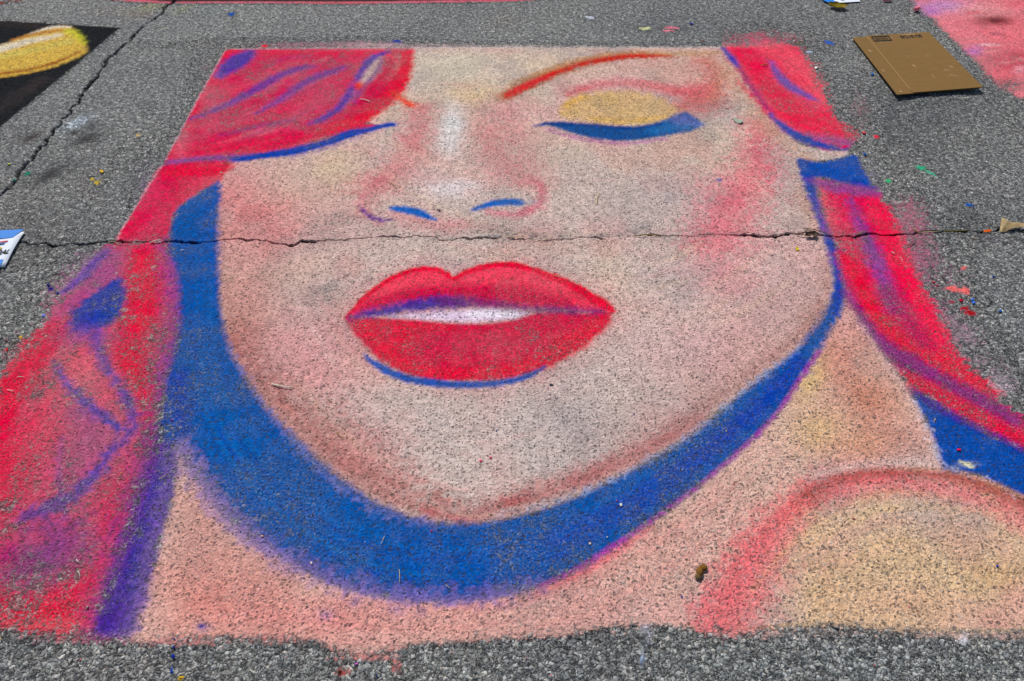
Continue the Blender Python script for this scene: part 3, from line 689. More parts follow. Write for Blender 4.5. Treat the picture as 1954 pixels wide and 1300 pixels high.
# ------------------------------------------------------------------ stray chalk marks
B_, R_, DR, Y_, G_, C_ = (20, 84, 170), (228, 60, 70), (176, 14, 24), (208, 176, 60), (60, 168, 124), (240, 120, 116)
SMEARS = [
    (441, 27, 6, 3, B_, 'blue chalk spot on grey pavement right of the slanting crack', 0), (758, 79, 10, 3, (10, 60, 150), 'blue chalk spot on pavement above the forehead lock', 5), (505, 88, 6, 2.2, (224, 50, 60), 'red chalk dab at the top edge of the red lock', -5),
    (1232, 54, 13, 2.6, (212, 214, 160), 'pale yellow chalk streak on pavement above the eyebrow', 3), (1283, 53, 16, 2.2, (226, 130, 146), 'pink chalk streak right of the pale yellow one', 2), (1276, 59, 12, 2, (222, 134, 148), 'pink chalk streak below another pink streak above the eyebrow', 3), (1126, 33, 11, 2.2, (206, 212, 222), 'white chalk streak on the far grey pavement', 8),
    (1319, 45, 3.5, 2, (30, 50, 130), 'dark blue chalk speck right of the pink streaks', 0), (1580, 80, 7, 3, (24, 104, 190), 'blue chalk spot left of the cardboard', 15), (1588, 84, 5, 1.8, (24, 110, 200), 'small blue chalk dab touching the spot left of the cardboard', 0), (1545, 99, 6, 1.6, (170, 206, 232), 'light blue chalk dab beside the coral lock', 5),
    (1557, 129, 3.5, 2.4, (216, 216, 214), 'white chalk crumb beside the coral lock', 0), (1665, 141, 3, 1.8, (30, 110, 200), 'tiny blue chalk dab at the left side of the cardboard', 0), (1649, 253, 4, 1.8, (240, 66, 84), 'red chalk crumb right of the coral lock, the upper left one', 10), (1672, 261, 6, 2.6, (236, 66, 82), 'red chalk crumb right of the coral lock, the larger one', 15), (1610, 281, 7, 2, (226, 44, 84), 'red chalk crumb at the lower tip of the coral lock', -20),
    (1650, 294, 4, 2, (20, 84, 166), 'blue chalk crumb right of the blue ear patch', 30), (1758, 320, 11, 4, G_, 'green chalk smear, upper and wider of the green ones', 15), (1776, 330, 18, 1.6, (80, 190, 150), 'thin green chalk streak running down from the green smear', 32), (1696, 345, 6, 3, (56, 190, 120), 'bright green chalk crumb right of the right hair', 15),
    (1850, 391, 10, 3.4, (26, 86, 170), 'blue chalk dab above the joint on the right pavement', 12), (1821, 551, 15, 5, C_, 'coral chalk smear, left of two beside the right hair', 12), (1842, 555, 10, 7, C_, 'coral chalk smear, right of two beside the right hair', 0), (1839, 511, 5, 2.6, (238, 126, 120), 'coral chalk crumb above the coral smears', 5),
    (1853, 597, 12, 5, DR, 'dark red chalk smear below the coral ones, the largest', 8), (1840, 588, 9, 3.4, DR, 'dark red chalk dab above the largest dark red smear', -5), (1816, 576, 6, 2.2, (160, 16, 44), 'dark red chalk dab left of the other dark red ones', 40), (1834, 573, 4, 3.4, (170, 16, 44), 'dark red chalk dab between the coral and the largest red smear', 0), (1782, 538, 2.6, 1.6, (200, 24, 30), 'dark red chalk speck close to the right hair, upper', 0), (1789, 545, 2.6, 1.3, (190, 24, 40), 'dark red chalk speck close to the right hair, lower', 0),
    (1856, 571, 3, 2.6, (70, 110, 200), 'light blue chalk dab right of the red dabs, upper', 0), (1858, 577, 4, 2.4, (60, 116, 214), 'light blue chalk dab right of the red dabs, lower', 10), (1896, 528, 2.6, 2, (20, 64, 150), 'blue chalk speck on the right pavement below the joint', 0), (1909, 593, 3.6, 2, (20, 84, 170), 'blue chalk speck far right of the dark red smear', 0),
    (1845, 886, 18, 5, (206, 200, 166), 'cream chip of bare ground in the blue patch', 24), (1830, 858, 4.6, 2.2, (216, 20, 60), 'red chalk crumb on the blue patch above the cream chip', 5),
    (1522, 476, 3.6, 2.6, (206, 186, 40), 'yellow chalk crumb on the cheek below the joint', 0), (1521, 472, 2, 1.6, (206, 186, 40), 'tiny yellow chalk crumb above another on the cheek', 0),
    (186, 348, 9, 4, (196, 170, 76), 'yellow chalk smear beside the slanting crack, lower', -25), (177, 340, 5, 3, (196, 170, 76), 'yellow chalk smear above left of the lower yellow one', -40), (194, 327, 4.6, 3, (206, 166, 44), 'deeper yellow chalk dab above the yellow smears', 20), (263, 258, 5, 2.6, (186, 164, 116), 'faint ochre chalk dab left of the red lock', 10),
    (53, 331, 8, 3, (30, 132, 104), 'green chalk smear on the edge of the slanting crack', -20), (27, 343, 3, 2, (20, 120, 96), 'small green chalk dab inside the slanting crack', 0), (17, 313, 3, 1.4, (190, 200, 30), 'lime chalk speck left of the slanting crack', 0), (97, 551, 6, 4, (14, 26, 120), 'dark blue chalk crumbs left of the long red lock', 25), (92, 544, 3, 2.4, (14, 26, 120), 'small dark blue chalk crumb above the other dark blue ones', 0), (110, 559, 3, 2, (30, 50, 150), 'small blue chalk crumb right of the dark blue ones', 0),
    (83, 602, 3.6, 3, (110, 120, 210), 'periwinkle chalk crumb left of the long red lock', 0), (39, 643, 5, 2.2, (208, 182, 40), 'yellow chalk crumb left of the long red lock', -25), (13, 667, 2, 4, (200, 24, 44), 'red chalk crumb near the left edge beside the lock', 10),
    (330, 1252, 3.6, 3.8, (10, 40, 150), 'deep blue chalk crumb on the near pavement, the roundest', 0), (331, 1235, 2.4, 2.6, (14, 40, 140), 'deep blue chalk crumb above the roundest one', 0), (327, 1279, 2.4, 6, (10, 70, 170), 'upright blue chalk crumb below the roundest one', 15), (332, 1219, 2, 2, (20, 50, 150), 'tiny blue chalk crumb just below the neck edge', 0), (384, 1195, 6, 3.4, (36, 46, 150), 'blue chalk splash at the neck edge', -20), (345, 1294, 7, 4, (206, 166, 10), 'yellow chalk chip at the bottom edge', -15),
    (680, 1267, 2.6, 2.2, (220, 90, 220), 'magenta chalk crumb on the near pavement', 0), (719, 1289, 1.8, 2.4, (20, 60, 140), 'tiny blue chalk crumb on the near pavement', 0), (649, 1283, 5, 5, (50, 26, 24), 'dark chip on the near pavement beside the magenta crumb', 0), (917, 879, 3, 2.6, (232, 80, 110), 'pink chalk crumb on the chin, left of two', 0), (936, 873, 2.6, 2.2, (226, 90, 110), 'pink chalk crumb on the chin, right of two', 0),
    (1372, 343, 5, 2.6, (70, 80, 160), 'blue chalk crumb on the cheek beside the pink blush', 0), (1301, 1139, 2, 2, (30, 50, 170), 'tiny blue chalk crumb on the neck below the catkin', 0), (1903, 1080, 2.6, 2.2, (16, 50, 180), 'tiny blue chalk crumb on the peach shoulder', 0), (1052, 734, 4, 2.6, (60, 66, 74), 'small dark stone right of the lower lip', 0), (838, 401, 3, 2.4, (80, 76, 72), 'small dark stone beside the nostril', 0),
    (901, 1036, 0.1, 0.1, (210, 190, 180), None, 0), (1126, 1037, 2.8, 2.2, (216, 196, 184), 'pale pebble on the lower blue band, the right one', 0), (594, 1074, 2.6, 3, (206, 190, 180), 'pale pebble on the lower blue band, the left one', 0), (500, 1023, 3, 2.4, (206, 160, 150), 'pinkish pebble at the edge of the blue band', 0), (1185, 963, 3, 3.6, (206, 206, 200), 'white pebble on the blue band below the chin', 0)]
MARKS = []
for (x, y, rx, ry, c, lab, rot) in SMEARS:
    if not lab or max(rx, ry) < 5: continue
    r = random.Random(int(x * 7 + y)); n = 22
    cr, sr = math.cos(math.radians(rot)), math.sin(math.radians(rot)); pts = []
    for k in range(n):
        an = 2 * math.pi * k / n
        f = 1.12 - .5 * r.random()
        xx, yy = rx * f * math.cos(an), ry * f * math.sin(an)
        pts.append((x + xx * cr - yy * sr, y + xx * sr + yy * cr))
    poly(pts, c, .9, .9, smooth=False, jit=1.2)
    blob(x, y, rx * 1.2, ry * 1.2, c, .35)
    e = [(x + 1.35 * (rx * math.cos(t) * cr - ry * math.sin(t) * sr), y + 1.35 * (rx * math.cos(t) * sr + ry * math.sin(t) * cr)) for t in np.linspace(0, 2 * math.pi, 16, endpoint=False)]
    MARKS.append((e, lab))

# ------------------------------------------------------------------ stains in the bare pavement
cv = stain
for x, y, rx, ry, c, a, r in [(150, 232, 34, 10, (176, 190, 204), .5, -20), (120, 318, 45, 14, (52, 52, 56), .6, -22), (165, 268, 34, 12, (64, 62, 64), .5, -20), (58, 262, 22, 7, (58, 30, 32), .7, -20), (30, 260, 12, 6, (60, 34, 36), .55, 0),
                           (155, 250, 14, 7, (46, 46, 50), .5, 0), (180, 238, 14, 12, (70, 74, 84), .5, 0), (60, 400, 90, 50, (96, 90, 84), .35, 0), (60, 310, 40, 30, (104, 108, 108), .5, -30), (210, 20, 40, 10, (128, 108, 96), .4, 0), (290, 12, 34, 8, (178, 170, 96), .5, -15), (270, 28, 26, 6, (150, 116, 100), .4, 0),
                           (350, 17, 24, 5, (160, 168, 110), .4, -20), (400, 18, 30, 6, (132, 152, 152), .4, 0), (960, 40, 30, 12, (140, 126, 112), .4, 0), (1480, 20, 60, 14, (96, 100, 104), .25, 0), (1730, 200, 150, 40, (84, 88, 90), .3, 0), (1780, 260, 120, 40, (96, 94, 92), .25, 0),
                           (1760, 370, 50, 14, (168, 160, 172), .35, 40), (1820, 420, 60, 20, (70, 70, 72), .4, 0), (1720, 330, 60, 40, (124, 116, 116), .3, 0), (1690, 220, 26, 16, (90, 96, 108), .35, 0), (1875, 360, 60, 30, (132, 124, 132), .25, 0),
                           (1880, 600, 120, 120, (150, 154, 156), .35, 0), (100, 490, 100, 40, (112, 104, 100), .35, 0), (700, 1280, 500, 40, (122, 122, 122), .25, 0), (1600, 1270, 400, 40, (116, 124, 128), .3, 0), (180, 1270, 200, 30, (108, 102, 102), .3, 0),
                           (100, 330, 40, 9, (36, 36, 40), .95, -24), (168, 262, 30, 7, (44, 44, 46), .9, -22), (56, 262, 18, 5, (40, 16, 18), 1.0, -24), (176, 240, 14, 8, (50, 54, 66), .8, 0), (140, 252, 10, 5, (30, 30, 34), .9, 0), (150, 231, 22, 5, (190, 204, 220), .6, -24), (1700, 260, 90, 70, (92, 92, 94), .55, 0), (1790, 210, 120, 30, (84, 88, 92), .6, 0), (1830, 420, 90, 18, (64, 64, 68), .7, 0),
                           (60, 472, 100, 8, (84, 82, 80), .5, 0), (1900, 455, 90, 10, (88, 82, 92), .5, 0), (600, 50, 500, 40, (140, 142, 142), .25, 0), (170, 350, 30, 22, (110, 84, 70), .3, 0), (150, 180, 200, 50, (140, 142, 142), .2, 0), (40, 420, 14, 10, (78, 62, 58), .5, 0)]:
    blob(x, y, rx, ry, c, a, rot=r, patch=.5)
cv = chalk

# ------------------------------------------------------------------ the joints between the slabs
CRACK_H = [(-500, 486), (-200, 474), (-60, 468), (0, 466), (40, 463), (100, 465), (160, 464), (210, 462), (260, 461), (330, 462), (400, 461), (430, 457), (455, 457), (490, 459), (520, 464), (540, 467), (560, 466), (575, 459),
           (600, 459), (640, 460), (655, 461), (680, 456), (710, 453), (740, 451), (770, 452), (790, 450), (820, 453), (850, 457), (880, 455), (930, 453), (980, 455), (1040, 457), (1100, 453), (1160, 452), (1230, 450), (1330, 449),
           (1380, 447), (1430, 449), (1470, 449), (1520, 448), (1545, 445), (1580, 450), (1620, 451), (1650, 447), (1690, 448), (1750, 444), (1800, 441), (1850, 440), (1890, 439), (1954, 436), (2100, 432), (2600, 420)]
CRACK_V = [(470, -120), (400, -60), (352, -14), (335, 0), (320, 9), (303, 24), (280, 42), (262, 60), (245, 78), (225, 95), (207, 110), (192, 130), (178, 150), (160, 170), (146, 195), (127, 218), (116, 235), (94, 256),
           (86, 272), (60, 298), (40, 325), (20, 350), (0, 373), (-60, 438), (-160, 550), (-420, 850)]
gH = atv(CRACK_H); gV = atv(CRACK_V)
o = np.argsort(gH[:, 0]); hy = np.interp(X, gH[o, 0], gH[o, 1])
o = np.argsort(gV[:, 1]); vx = np.interp(Y, gV[o, 1], gV[o, 0])
wob = 0.016 * (fbm(X, Y, 26.0, 1.0, 3) - 0.5) * 2
wH = -0.0006 + 0.0056 * sst(.40, .72, fbm(X, Y * 0 + 3.1, 9.0, 2.0, 3)) - 0.0022 * sst(0.6, .9, fbm(X, Y * 0, 3.0, 6.0, 2))
wH = wH + 0.0035 * sst(1.5, 2.0, X) * (X > 0) - 0.0016 * sst(.4, .8, X) * sst(1.5, 1.2, X) + 0.001 * (X < -1.5)
dH = np.abs(Y + wob - hy)
crackH = sst(wH + 0.0045, wH - 0.0005, dH)
dirV = gV[3] - gV[-4]; cosv = abs(dirV[1]) / np.hypot(*dirV)
wobv = wob * 1.2 + 0.036 * (fbm(X, Y, 7.0, 11.0, 3) - 0.5)
dV = np.abs(X + wobv - vx) * cosv
wV = -0.0024 + 0.0105 * fbm(X * 0 + 1.2, Y, 6.0, 4.0, 3)
crackV = sst(wV + 0.006, wV - 0.001, dV)
crack = np.maximum(crackH, crackV)
spall = np.maximum(sst(0.05, 0.0, np.abs(Y + wob * 2 - hy - 0.018)) * sst(.42, .62, fbm(X, Y, 14.0, 7.0, 3)), 0.7 * sst(0.05, 0, dV) * sst(.45, .65, fbm(X, Y, 12.0, 9.0, 3)))
low = np.maximum(crack, 0.16 * spall)

# ------------------------------------------------------------------ materials
def new_mat(name):
    m = bpy.data.materials.new(name)
    m.use_nodes = True
    return m, m.node_tree

class NT:
    def __init__(self, nt): self.nt = nt
    def n(self, t, **kw):
        nd = self.nt.nodes.new(t)
        for k, v in kw.items(): setattr(nd, k, v)
        return nd
    def l(self, a, b): self.nt.links.new(a, b)
    def _in(self, sock, v):
        if hasattr(v, 'is_output'): self.l(v, sock)
        else: sock.default_value = v
    def math(self, op, a, b=0.0, c=None, clamp=False):
        nd = self.n('ShaderNodeMath', operation=op, use_clamp=clamp)
        self._in(nd.inputs[0], a); self._in(nd.inputs[1], b)
        if c is not None: self._in(nd.inputs[2], c)
        return nd.outputs[0]
    def ss(self, x, a, b, lo=0.0, hi=1.0):
        nd = self.n('ShaderNodeMapRange', interpolation_type='SMOOTHSTEP')
        self._in(nd.inputs[0], x); nd.inputs[1].default_value = a; nd.inputs[2].default_value = b
        nd.inputs[3].default_value = lo; nd.inputs[4].default_value = hi
        return nd.outputs[0]
    def mix(self, f, a, b, blend='MIX'):
        nd = self.n('ShaderNodeMix', data_type='RGBA', blend_type=blend)
        self._in(nd.inputs[0], f)
        for s, v in ((nd.inputs[6], a), (nd.inputs[7], b)):
            if hasattr(v, 'is_output'): self.l(v, s)
            else: s.default_value = (*v[:3], 1)
        return nd.outputs[2]
    def noise(self, vec, scale, detail=2.0, rough=.5, dim='2D'):
        nd = self.n('ShaderNodeTexNoise', noise_dimensions=dim)
        self.l(vec, nd.inputs['Vector']); nd.inputs['Scale'].default_value = scale
        nd.inputs['Detail'].default_value = detail; nd.inputs['Roughness'].default_value = rough
        return nd
    def ramp(self, f, stops):
        nd = self.n('ShaderNodeValToRGB')
        el = nd.color_ramp.elements
        el[0].position, el[0].color = stops[0][0], (*stops[0][1], 1)
        el[1].position, el[1].color = stops[-1][0], (*stops[-1][1], 1)
        for p, c in stops[1:-1]:
            e = el.new(p); e.color = (*c, 1)
        self._in(nd.inputs[0], f)
        return nd.outputs[0]

def build_aggregate_group():
    g = bpy.data.node_groups.new('aggregate', 'ShaderNodeTree')
    for nm in ('Height', 'Top', 'Rand', 'Fine', 'Pit'):
        g.interface.new_socket(nm, in_out='OUTPUT', socket_type='NodeSocketFloat')
    g.interface.new_socket('Color', in_out='OUTPUT', socket_type='NodeSocketColor')
    T = NT(g)
    out = T.n('NodeGroupOutput')
    geo = T.n('ShaderNodeNewGeometry')
    P = geo.outputs['Position']
    wn_ = T.noise(P, 70, 1.0)
    off = T.n('ShaderNodeVectorMath', operation='SUBTRACT'); T.l(wn_.outputs['Color'], off.inputs[0]); off.inputs[1].default_value = (.5, .5, .5)
    sc = T.n('ShaderNodeVectorMath', operation='SCALE'); T.l(off.outputs[0], sc.inputs[0]); sc.inputs['Scale'].default_value = 0.011
    ad = T.n('ShaderNodeVectorMath', operation='ADD'); T.l(P, ad.inputs[0]); T.l(sc.outputs[0], ad.inputs[1])
    V = ad.outputs[0]
    def voro(scale, feature='F1'):
        v = T.n('ShaderNodeTexVoronoi', voronoi_dimensions='2D', feature=feature)
        T.l(V, v.inputs['Vector']); v.inputs['Scale'].default_value = scale
        sep = T.n('ShaderNodeSeparateColor'); T.l(v.outputs['Color'], sep.inputs[0])
        return v.outputs['Distance'], sep.outputs
    d1, c1 = voro(86.0)
    d2, c2 = voro(165.0)
    d3, c3 = voro(290.0)
    fine = T.noise(P, 420, 3.0, .6).outputs['Fac']
    med = T.noise(P, 40, 3.0, .55).outputs['Fac']
    # rounded stones of three sizes, each with its own height; the large ones are sparse
    k1 = T.math('MULTIPLY', T.ss(d1, .60, .14), T.ss(c1[0], .25, .75, .15, 1.0))
    k2 = T.math('MULTIPLY', T.ss(d2, .64, .14), T.math('MULTIPLY_ADD', c2[0], .55, .25))
    k3 = T.math('MULTIPLY', T.ss(d3, .66, .16), T.math('MULTIPLY_ADD', c3[0], .36, .14))
    h = T.math('MAXIMUM', T.math('MAXIMUM', k1, k2), k3)
    h = T.math('ADD', h, T.math('MULTIPLY', T.math('SUBTRACT', fine, .5), .25))
    h = T.math('ADD', h, T.math('MULTIPLY', T.math('SUBTRACT', med, .5), .45), clamp=True)
    T.l(h, out.inputs['Height'])
    T.l(T.math('MAXIMUM', T.math('MULTIPLY', T.ss(d2, .44, .36), T.ss(c2[1], .80, .82)), T.math('MULTIPLY', T.ss(d1, .40, .33), T.ss(c1[1], .74, .76))), out.inputs['Top'])
    T.l(c1[1], out.inputs['Rand'])
    T.l(fine, out.inputs['Fine'])
    # scattered pits where chalk never reaches
    dp, cp_ = voro(98.0)
    dq, cq_ = voro(58.0)
    dr, cr_ = voro(165.0)
    def dots(d, c, r, share, k):      # irregular dots, each with its own radius, in a share of the cells
        rr_ = T.math('MULTIPLY', T.math('MULTIPLY_ADD', c[1], .7, .5), r)
        return T.math('MULTIPLY', T.ss(T.math('SUBTRACT', rr_, d), -.03, .07), T.ss(c[0], 1 - share, 1 - share + .03, 0, k))
    p1 = dots(dp, cp_, .28, .28, .92)
    p2 = dots(dq, cq_, .22, .26, .85)
    p3 = dots(dr, cr_, .36, .32, .70)
    T.l(T.math('MAXIMUM', T.math('MAXIMUM', p1, p2), p3), out.inputs['Pit'])
    pick = T.ss(T.math('SUBTRACT', k1, k2), -.02, .06)
    f = T.math('ADD', T.math('MULTIPLY', c1[2], pick), T.math('MULTIPLY', c2[2], T.math('SUBTRACT', 1.0, pick)))
    f = T.math('ADD', T.math('MULTIPLY', f, .72), T.math('MULTIPLY', c3[2], .28))
    stone = T.ramp(f, [(.05, (.07, .073, .076)), (.25, (.15, .156, .16)), (.5, (.225, .23, .228)), (.7, (.30, .305, .30)), (.84, (.43, .425, .41)), (1.0, (.56, .55, .54))])
    tint = T.ramp(c2[1], [(0, (1.02, .97, .91)), (.3, (.95, 1, 1.03)), (.6, (1, 1, 1)), (.85, (1.04, .98, .92)), (1, (.92, 1.0, .98))])
    stone = T.mix(1.0, stone, tint, 'MULTIPLY')
    stone = T.mix(.6, stone, T.ramp(fine, [(.25, (.62, .62, .62)), (.75, (1.32, 1.32, 1.32))]), 'MULTIPLY')
    colr = T.mix(T.ss(h, .08, .36), (.040, .041, .043), stone)
    colr = T.mix(.9, colr, T.ramp(T.noise(P, 52, 2.0, .6).outputs['Fac'], [(.33, (.56, .56, .57)), (.5, (.95, .95, .95)), (.66, (1.40, 1.40, 1.39))]), 'MULTIPLY')
    big = T.noise(P, 1.7, 4.0, .6).outputs['Fac']
    colr = T.mix(.85, colr, T.ramp(big, [(.3, (.78, .78, .80)), (.7, (1.07, 1.05, 1.01))]), 'MULTIPLY')
    T.l(colr, out.inputs['Color'])
    return g
AGG = build_aggregate_group()
RELIEF = 0.0046

def finish_relief(T, bsdf_out, h, lowattr, scale=RELIEF):
    out = T.nt.nodes['Material Output']
    hh = T.math('MULTIPLY', T.math('SUBTRACT', h, 1.0), scale)
    hh = T.math('SUBTRACT', hh, T.math('MULTIPLY', lowattr, 0.017))
    dn = T.n('ShaderNodeDisplacement', space='OBJECT')
    T.l(hh, dn.inputs['Height']); dn.inputs['Midlevel'].default_value = 0.0; dn.inputs['Scale'].default_value = 1.0
    dn.inputs['Normal'].default_value = (0, 0, 1)
    nz = T.n('ShaderNodeCombineXYZ'); nz.inputs[2].default_value = 1.0
    T.l(nz.outputs[0], dn.inputs['Normal'])
    T.l(dn.outputs[0], out.inputs['Displacement'])

def attr(T, name):
    a = T.n('ShaderNodeAttribute', attribute_type='GEOMETRY'); a.attribute_name = name
    return a

def make_pavement_mat(name='weathered_aggregate', with_attr=True):
    m, nt = new_mat(name)
    T = NT(nt); b = nt.nodes['Principled BSDF']
    g = T.n('ShaderNodeGroup'); g.node_tree = AGG
    c = g.outputs['Color']
    if with_attr:
        sc = attr(T, 'stain_col'); sa = attr(T, 'stain'); lo = attr(T, 'low')
        tinted = T.mix(1.0, T.mix(1.0, c, sc.outputs['Color'], 'MULTIPLY'), (5.0, 5.0, 5.0), 'MULTIPLY')
        c = T.mix(sa.outputs['Fac'], c, tinted)
        gr = T.noise(T.n('ShaderNodeNewGeometry').outputs['Position'], 160, 3.0, .65).outputs['Fac']
        c = T.mix(T.ss(T.math('ADD', lo.outputs['Fac'], T.math('MULTIPLY', T.math('SUBTRACT', gr, .5), .9)), .35, .6), c, (.034, .031, .027))
        low_ = lo.outputs['Fac']
    else:
        v = T.n('ShaderNodeValue'); v.outputs[0].default_value = 0.0; low_ = v.outputs[0]
    T.l(c, b.inputs['Base Color'])
    b.inputs['Roughness'].default_value = .8
    b.inputs['Specular IOR Level'].default_value = .3
    finish_relief(T, b, g.outputs['Height'], low_)
    m.displacement_method = 'BOTH'
    return m

def make_chalk_mat():
    m, nt = new_mat('pastel_chalk')
    T = NT(nt); b = nt.nodes['Principled BSDF']
    g = T.n('ShaderNodeGroup'); g.node_tree = AGG
    cc = attr(T, 'chalk_col'); cov = attr(T, 'cov').outputs['Fac']; rb = attr(T, 'rub').outputs['Fac']; lo = attr(T, 'low').outputs['Fac']
    H, fine = g.outputs['Height'], g.outputs['Fine']
    geo = T.n('ShaderNodeNewGeometry')
    grain = T.noise(geo.outputs['Position'], 160, 3.0, .65).outputs['Fac']
    thr = T.math('ADD', T.math('MULTIPLY', T.math('SUBTRACT', 1.0, H), .30), T.math('MULTIPLY', T.ss(T.math('ADD', T.math('MULTIPLY', grain, .7), T.math('MULTIPLY', g.outputs['Rand'], .3)), .30, .70), .80))
    mask = T.ss(T.math('SUBTRACT', T.math('MULTIPLY', cov, 1.42), thr), -.02, .20)
    pit = g.outputs['Pit']
    mask = T.math('MULTIPLY', mask, T.math('SUBTRACT', 1.0, T.math('MULTIPLY', pit, .90)))
    bare = T.math('MULTIPLY', g.outputs['Top'], T.math('MULTIPLY_ADD', rb, .86, .03))
    mask = T.math('MULTIPLY', mask, T.math('SUBTRACT', 1.0, bare))
    crk = T.ss(T.math('ADD', lo, T.math('MULTIPLY', T.math('SUBTRACT', grain, .5), .9)), .35, .6)
    mask = T.math('MULTIPLY', mask, T.math('SUBTRACT', 1.0, crk))
    # powder lies thicker and thinner from grain to grain
    tone = T.math('ADD', T.math('MULTIPLY_ADD', T.math('SUBTRACT', grain, .5), .50, 1.0), T.math('MULTIPLY', T.math('SUBTRACT', g.outputs['Rand'], .5), .42))
    hs = T.n('ShaderNodeHueSaturation'); T.l(cc.outputs['Color'], hs.inputs['Color']); hs.inputs['Saturation'].default_value = 1.06; T.l(tone, hs.inputs['Value'])
    thin = T.math('MULTIPLY', T.ss(T.math('ADD', T.math('MULTIPLY', fine, .5), T.math('MULTIPLY', grain, .5)), .44, .66), T.ss(cov, 1.0, .60, .03, .40))
    powder = T.mix(thin, hs.outputs[0], T.mix(.6, g.outputs['Color'], (.34, .335, .33)))
    dim = T.n('ShaderNodeHueSaturation'); T.l(cc.outputs['Color'], dim.inputs['Color']); dim.inputs['Value'].default_value = .72; dim.inputs['Saturation'].default_value = .92
    ground = T.mix(T.math('MULTIPLY', pit, T.ss(cov, .3, .7)), g.outputs['Color'], (.045, .045, .046))
    ground = T.mix(T.ss(cov, .15, .75, 0, .60), ground, dim.outputs[0])
    ground = T.mix(T.math('MULTIPLY', pit, T.ss(cov, .4, .8, 0, .62)), ground, (.040, .039, .040))
    ground = T.mix(crk, ground, (.034, .031, .027))
    c = T.mix(mask, ground, powder)
    T.l(c, b.inputs['Base Color'])
    b.inputs['Roughness'].default_value = 1.0
    b.inputs['Specular IOR Level'].default_value = .02
    keep = T.math('MULTIPLY', T.ss(cov, .2, .8), .48)
    hc = T.math('ADD', T.math('MULTIPLY', H, T.math('SUBTRACT', 1.0, keep)), T.math('MULTIPLY', keep, .66))
    hc = T.math('SUBTRACT', hc, T.math('MULTIPLY', pit, .45))
    finish_relief(T, b, hc, lo)
    m.displacement_method = 'BOTH'
    return m

def plain_mat(name, rgb, var=.25, scale=60.0, rough=.9, second=None, spec=.2, bump=0.0):
    m, nt = new_mat(name)
    T = NT(nt); b = nt.nodes['Principled BSDF']
    tc = T.n('ShaderNodeTexCoord')
    nz = T.noise(tc.outputs['Object'], scale, 4.0, .6, dim='3D').outputs['Fac']
    base = lin(rgb)
    c2 = lin(second) if second is not None else base * (1 + var)
    c = T.ramp(nz, [(.3, tuple(base * (1 - var))), (.5, tuple(base)), (.72, tuple(np.clip(c2, 0, 1)))])
    T.l(c, b.inputs['Base Color'])
    b.inputs['Roughness'].default_value = rough
    b.inputs['Specular IOR Level'].default_value = spec
    if bump:
        bn = T.n('ShaderNodeBump'); bn.inputs['Strength'].default_value = bump; bn.inputs['Distance'].default_value = .002
        T.l(nz, bn.inputs['Height']); T.l(bn.outputs[0], b.inputs['Normal'])
    return m

M_PAVE = make_pavement_mat()
M_GROUND = make_pavement_mat('plain_aggregate', False)
M_CHALK = make_chalk_mat()

# ------------------------------------------------------------------ meshes from the grid
ri, ci = np.meshgrid(np.arange(NR - 1), np.arange(NC - 1), indexing='ij')
v00 = (ri * NC + ci).ravel()
QUADS = np.stack([v00, v00 + 1, v00 + NC + 1, v00 + NC], 1)
FX = X[QUADS].mean(1); FY = Y[QUADS].mean(1)

def grid_object(name, faces, z, attrs, mat, parent=None):
    used, inv = np.unique(QUADS[faces], return_inverse=True)
    inv = inv.reshape(-1, 4)
    me = bpy.data.meshes.new(name)
    me.vertices.add(len(used))
    co = np.stack([X[used], Y[used], z[used]], 1).astype(np.float32)
    me.vertices.foreach_set('co', co.ravel())
    nf = len(inv)
    me.loops.add(nf * 4)
    me.loops.foreach_set('vertex_index', inv.ravel().astype(np.int32))
    me.polygons.add(nf)
    me.polygons.foreach_set('loop_start', np.arange(0, nf * 4, 4, dtype=np.int32))
    me.polygons.foreach_set('loop_total', np.full(nf, 4, np.int32))
    me.polygons.foreach_set('use_smooth', np.ones(nf, bool))
    me.update(calc_edges=True)
    for an, arr in attrs.items():
        a = arr[used]
        if a.ndim == 2:
            at_ = me.attributes.new(an, 'FLOAT_COLOR', 'POINT')
            at_.data.foreach_set('color', np.concatenate([a, np.ones((len(a), 1))], 1).astype(np.float32).ravel())
        else:
            at_ = me.attributes.new(an, 'FLOAT', 'POINT')
            at_.data.foreach_set('value', a.astype(np.float32))
    me.materials.append(mat)
    ob = bpy.data.objects.new(name, me)
    coll.objects.link(ob)
    ob.parent = parent
    return ob

def empty(name, label=None, cat=None, group=None, kind=None, loc=(0, 0, 0)):
    o = bpy.data.objects.new(name, None)
    o.empty_display_size = .1
    o.location = loc
    coll.objects.link(o)
    tag(o, label, cat, group, kind)
    return o

def tag(o, label=None, cat=None, group=None, kind=None):
    if label: o['label'] = label
    if cat: o['category'] = cat
    if group: o['group'] = group
    if kind: o['kind'] = kind
    return o

# ground that runs on beyond the paved slabs
gm = bpy.data.meshes.new('ground')
gm.from_pydata([(-400, -400, -.06), (400, -400, -.06), (400, 400, -.06), (-400, 400, -.06)], [], [(0, 1, 2, 3)])
gm.materials.append(M_GROUND)
ground = bpy.data.objects.new('ground', gm); coll.objects.link(ground)
tag(ground, 'grey ground around the paved slabs', None, None, 'structure')

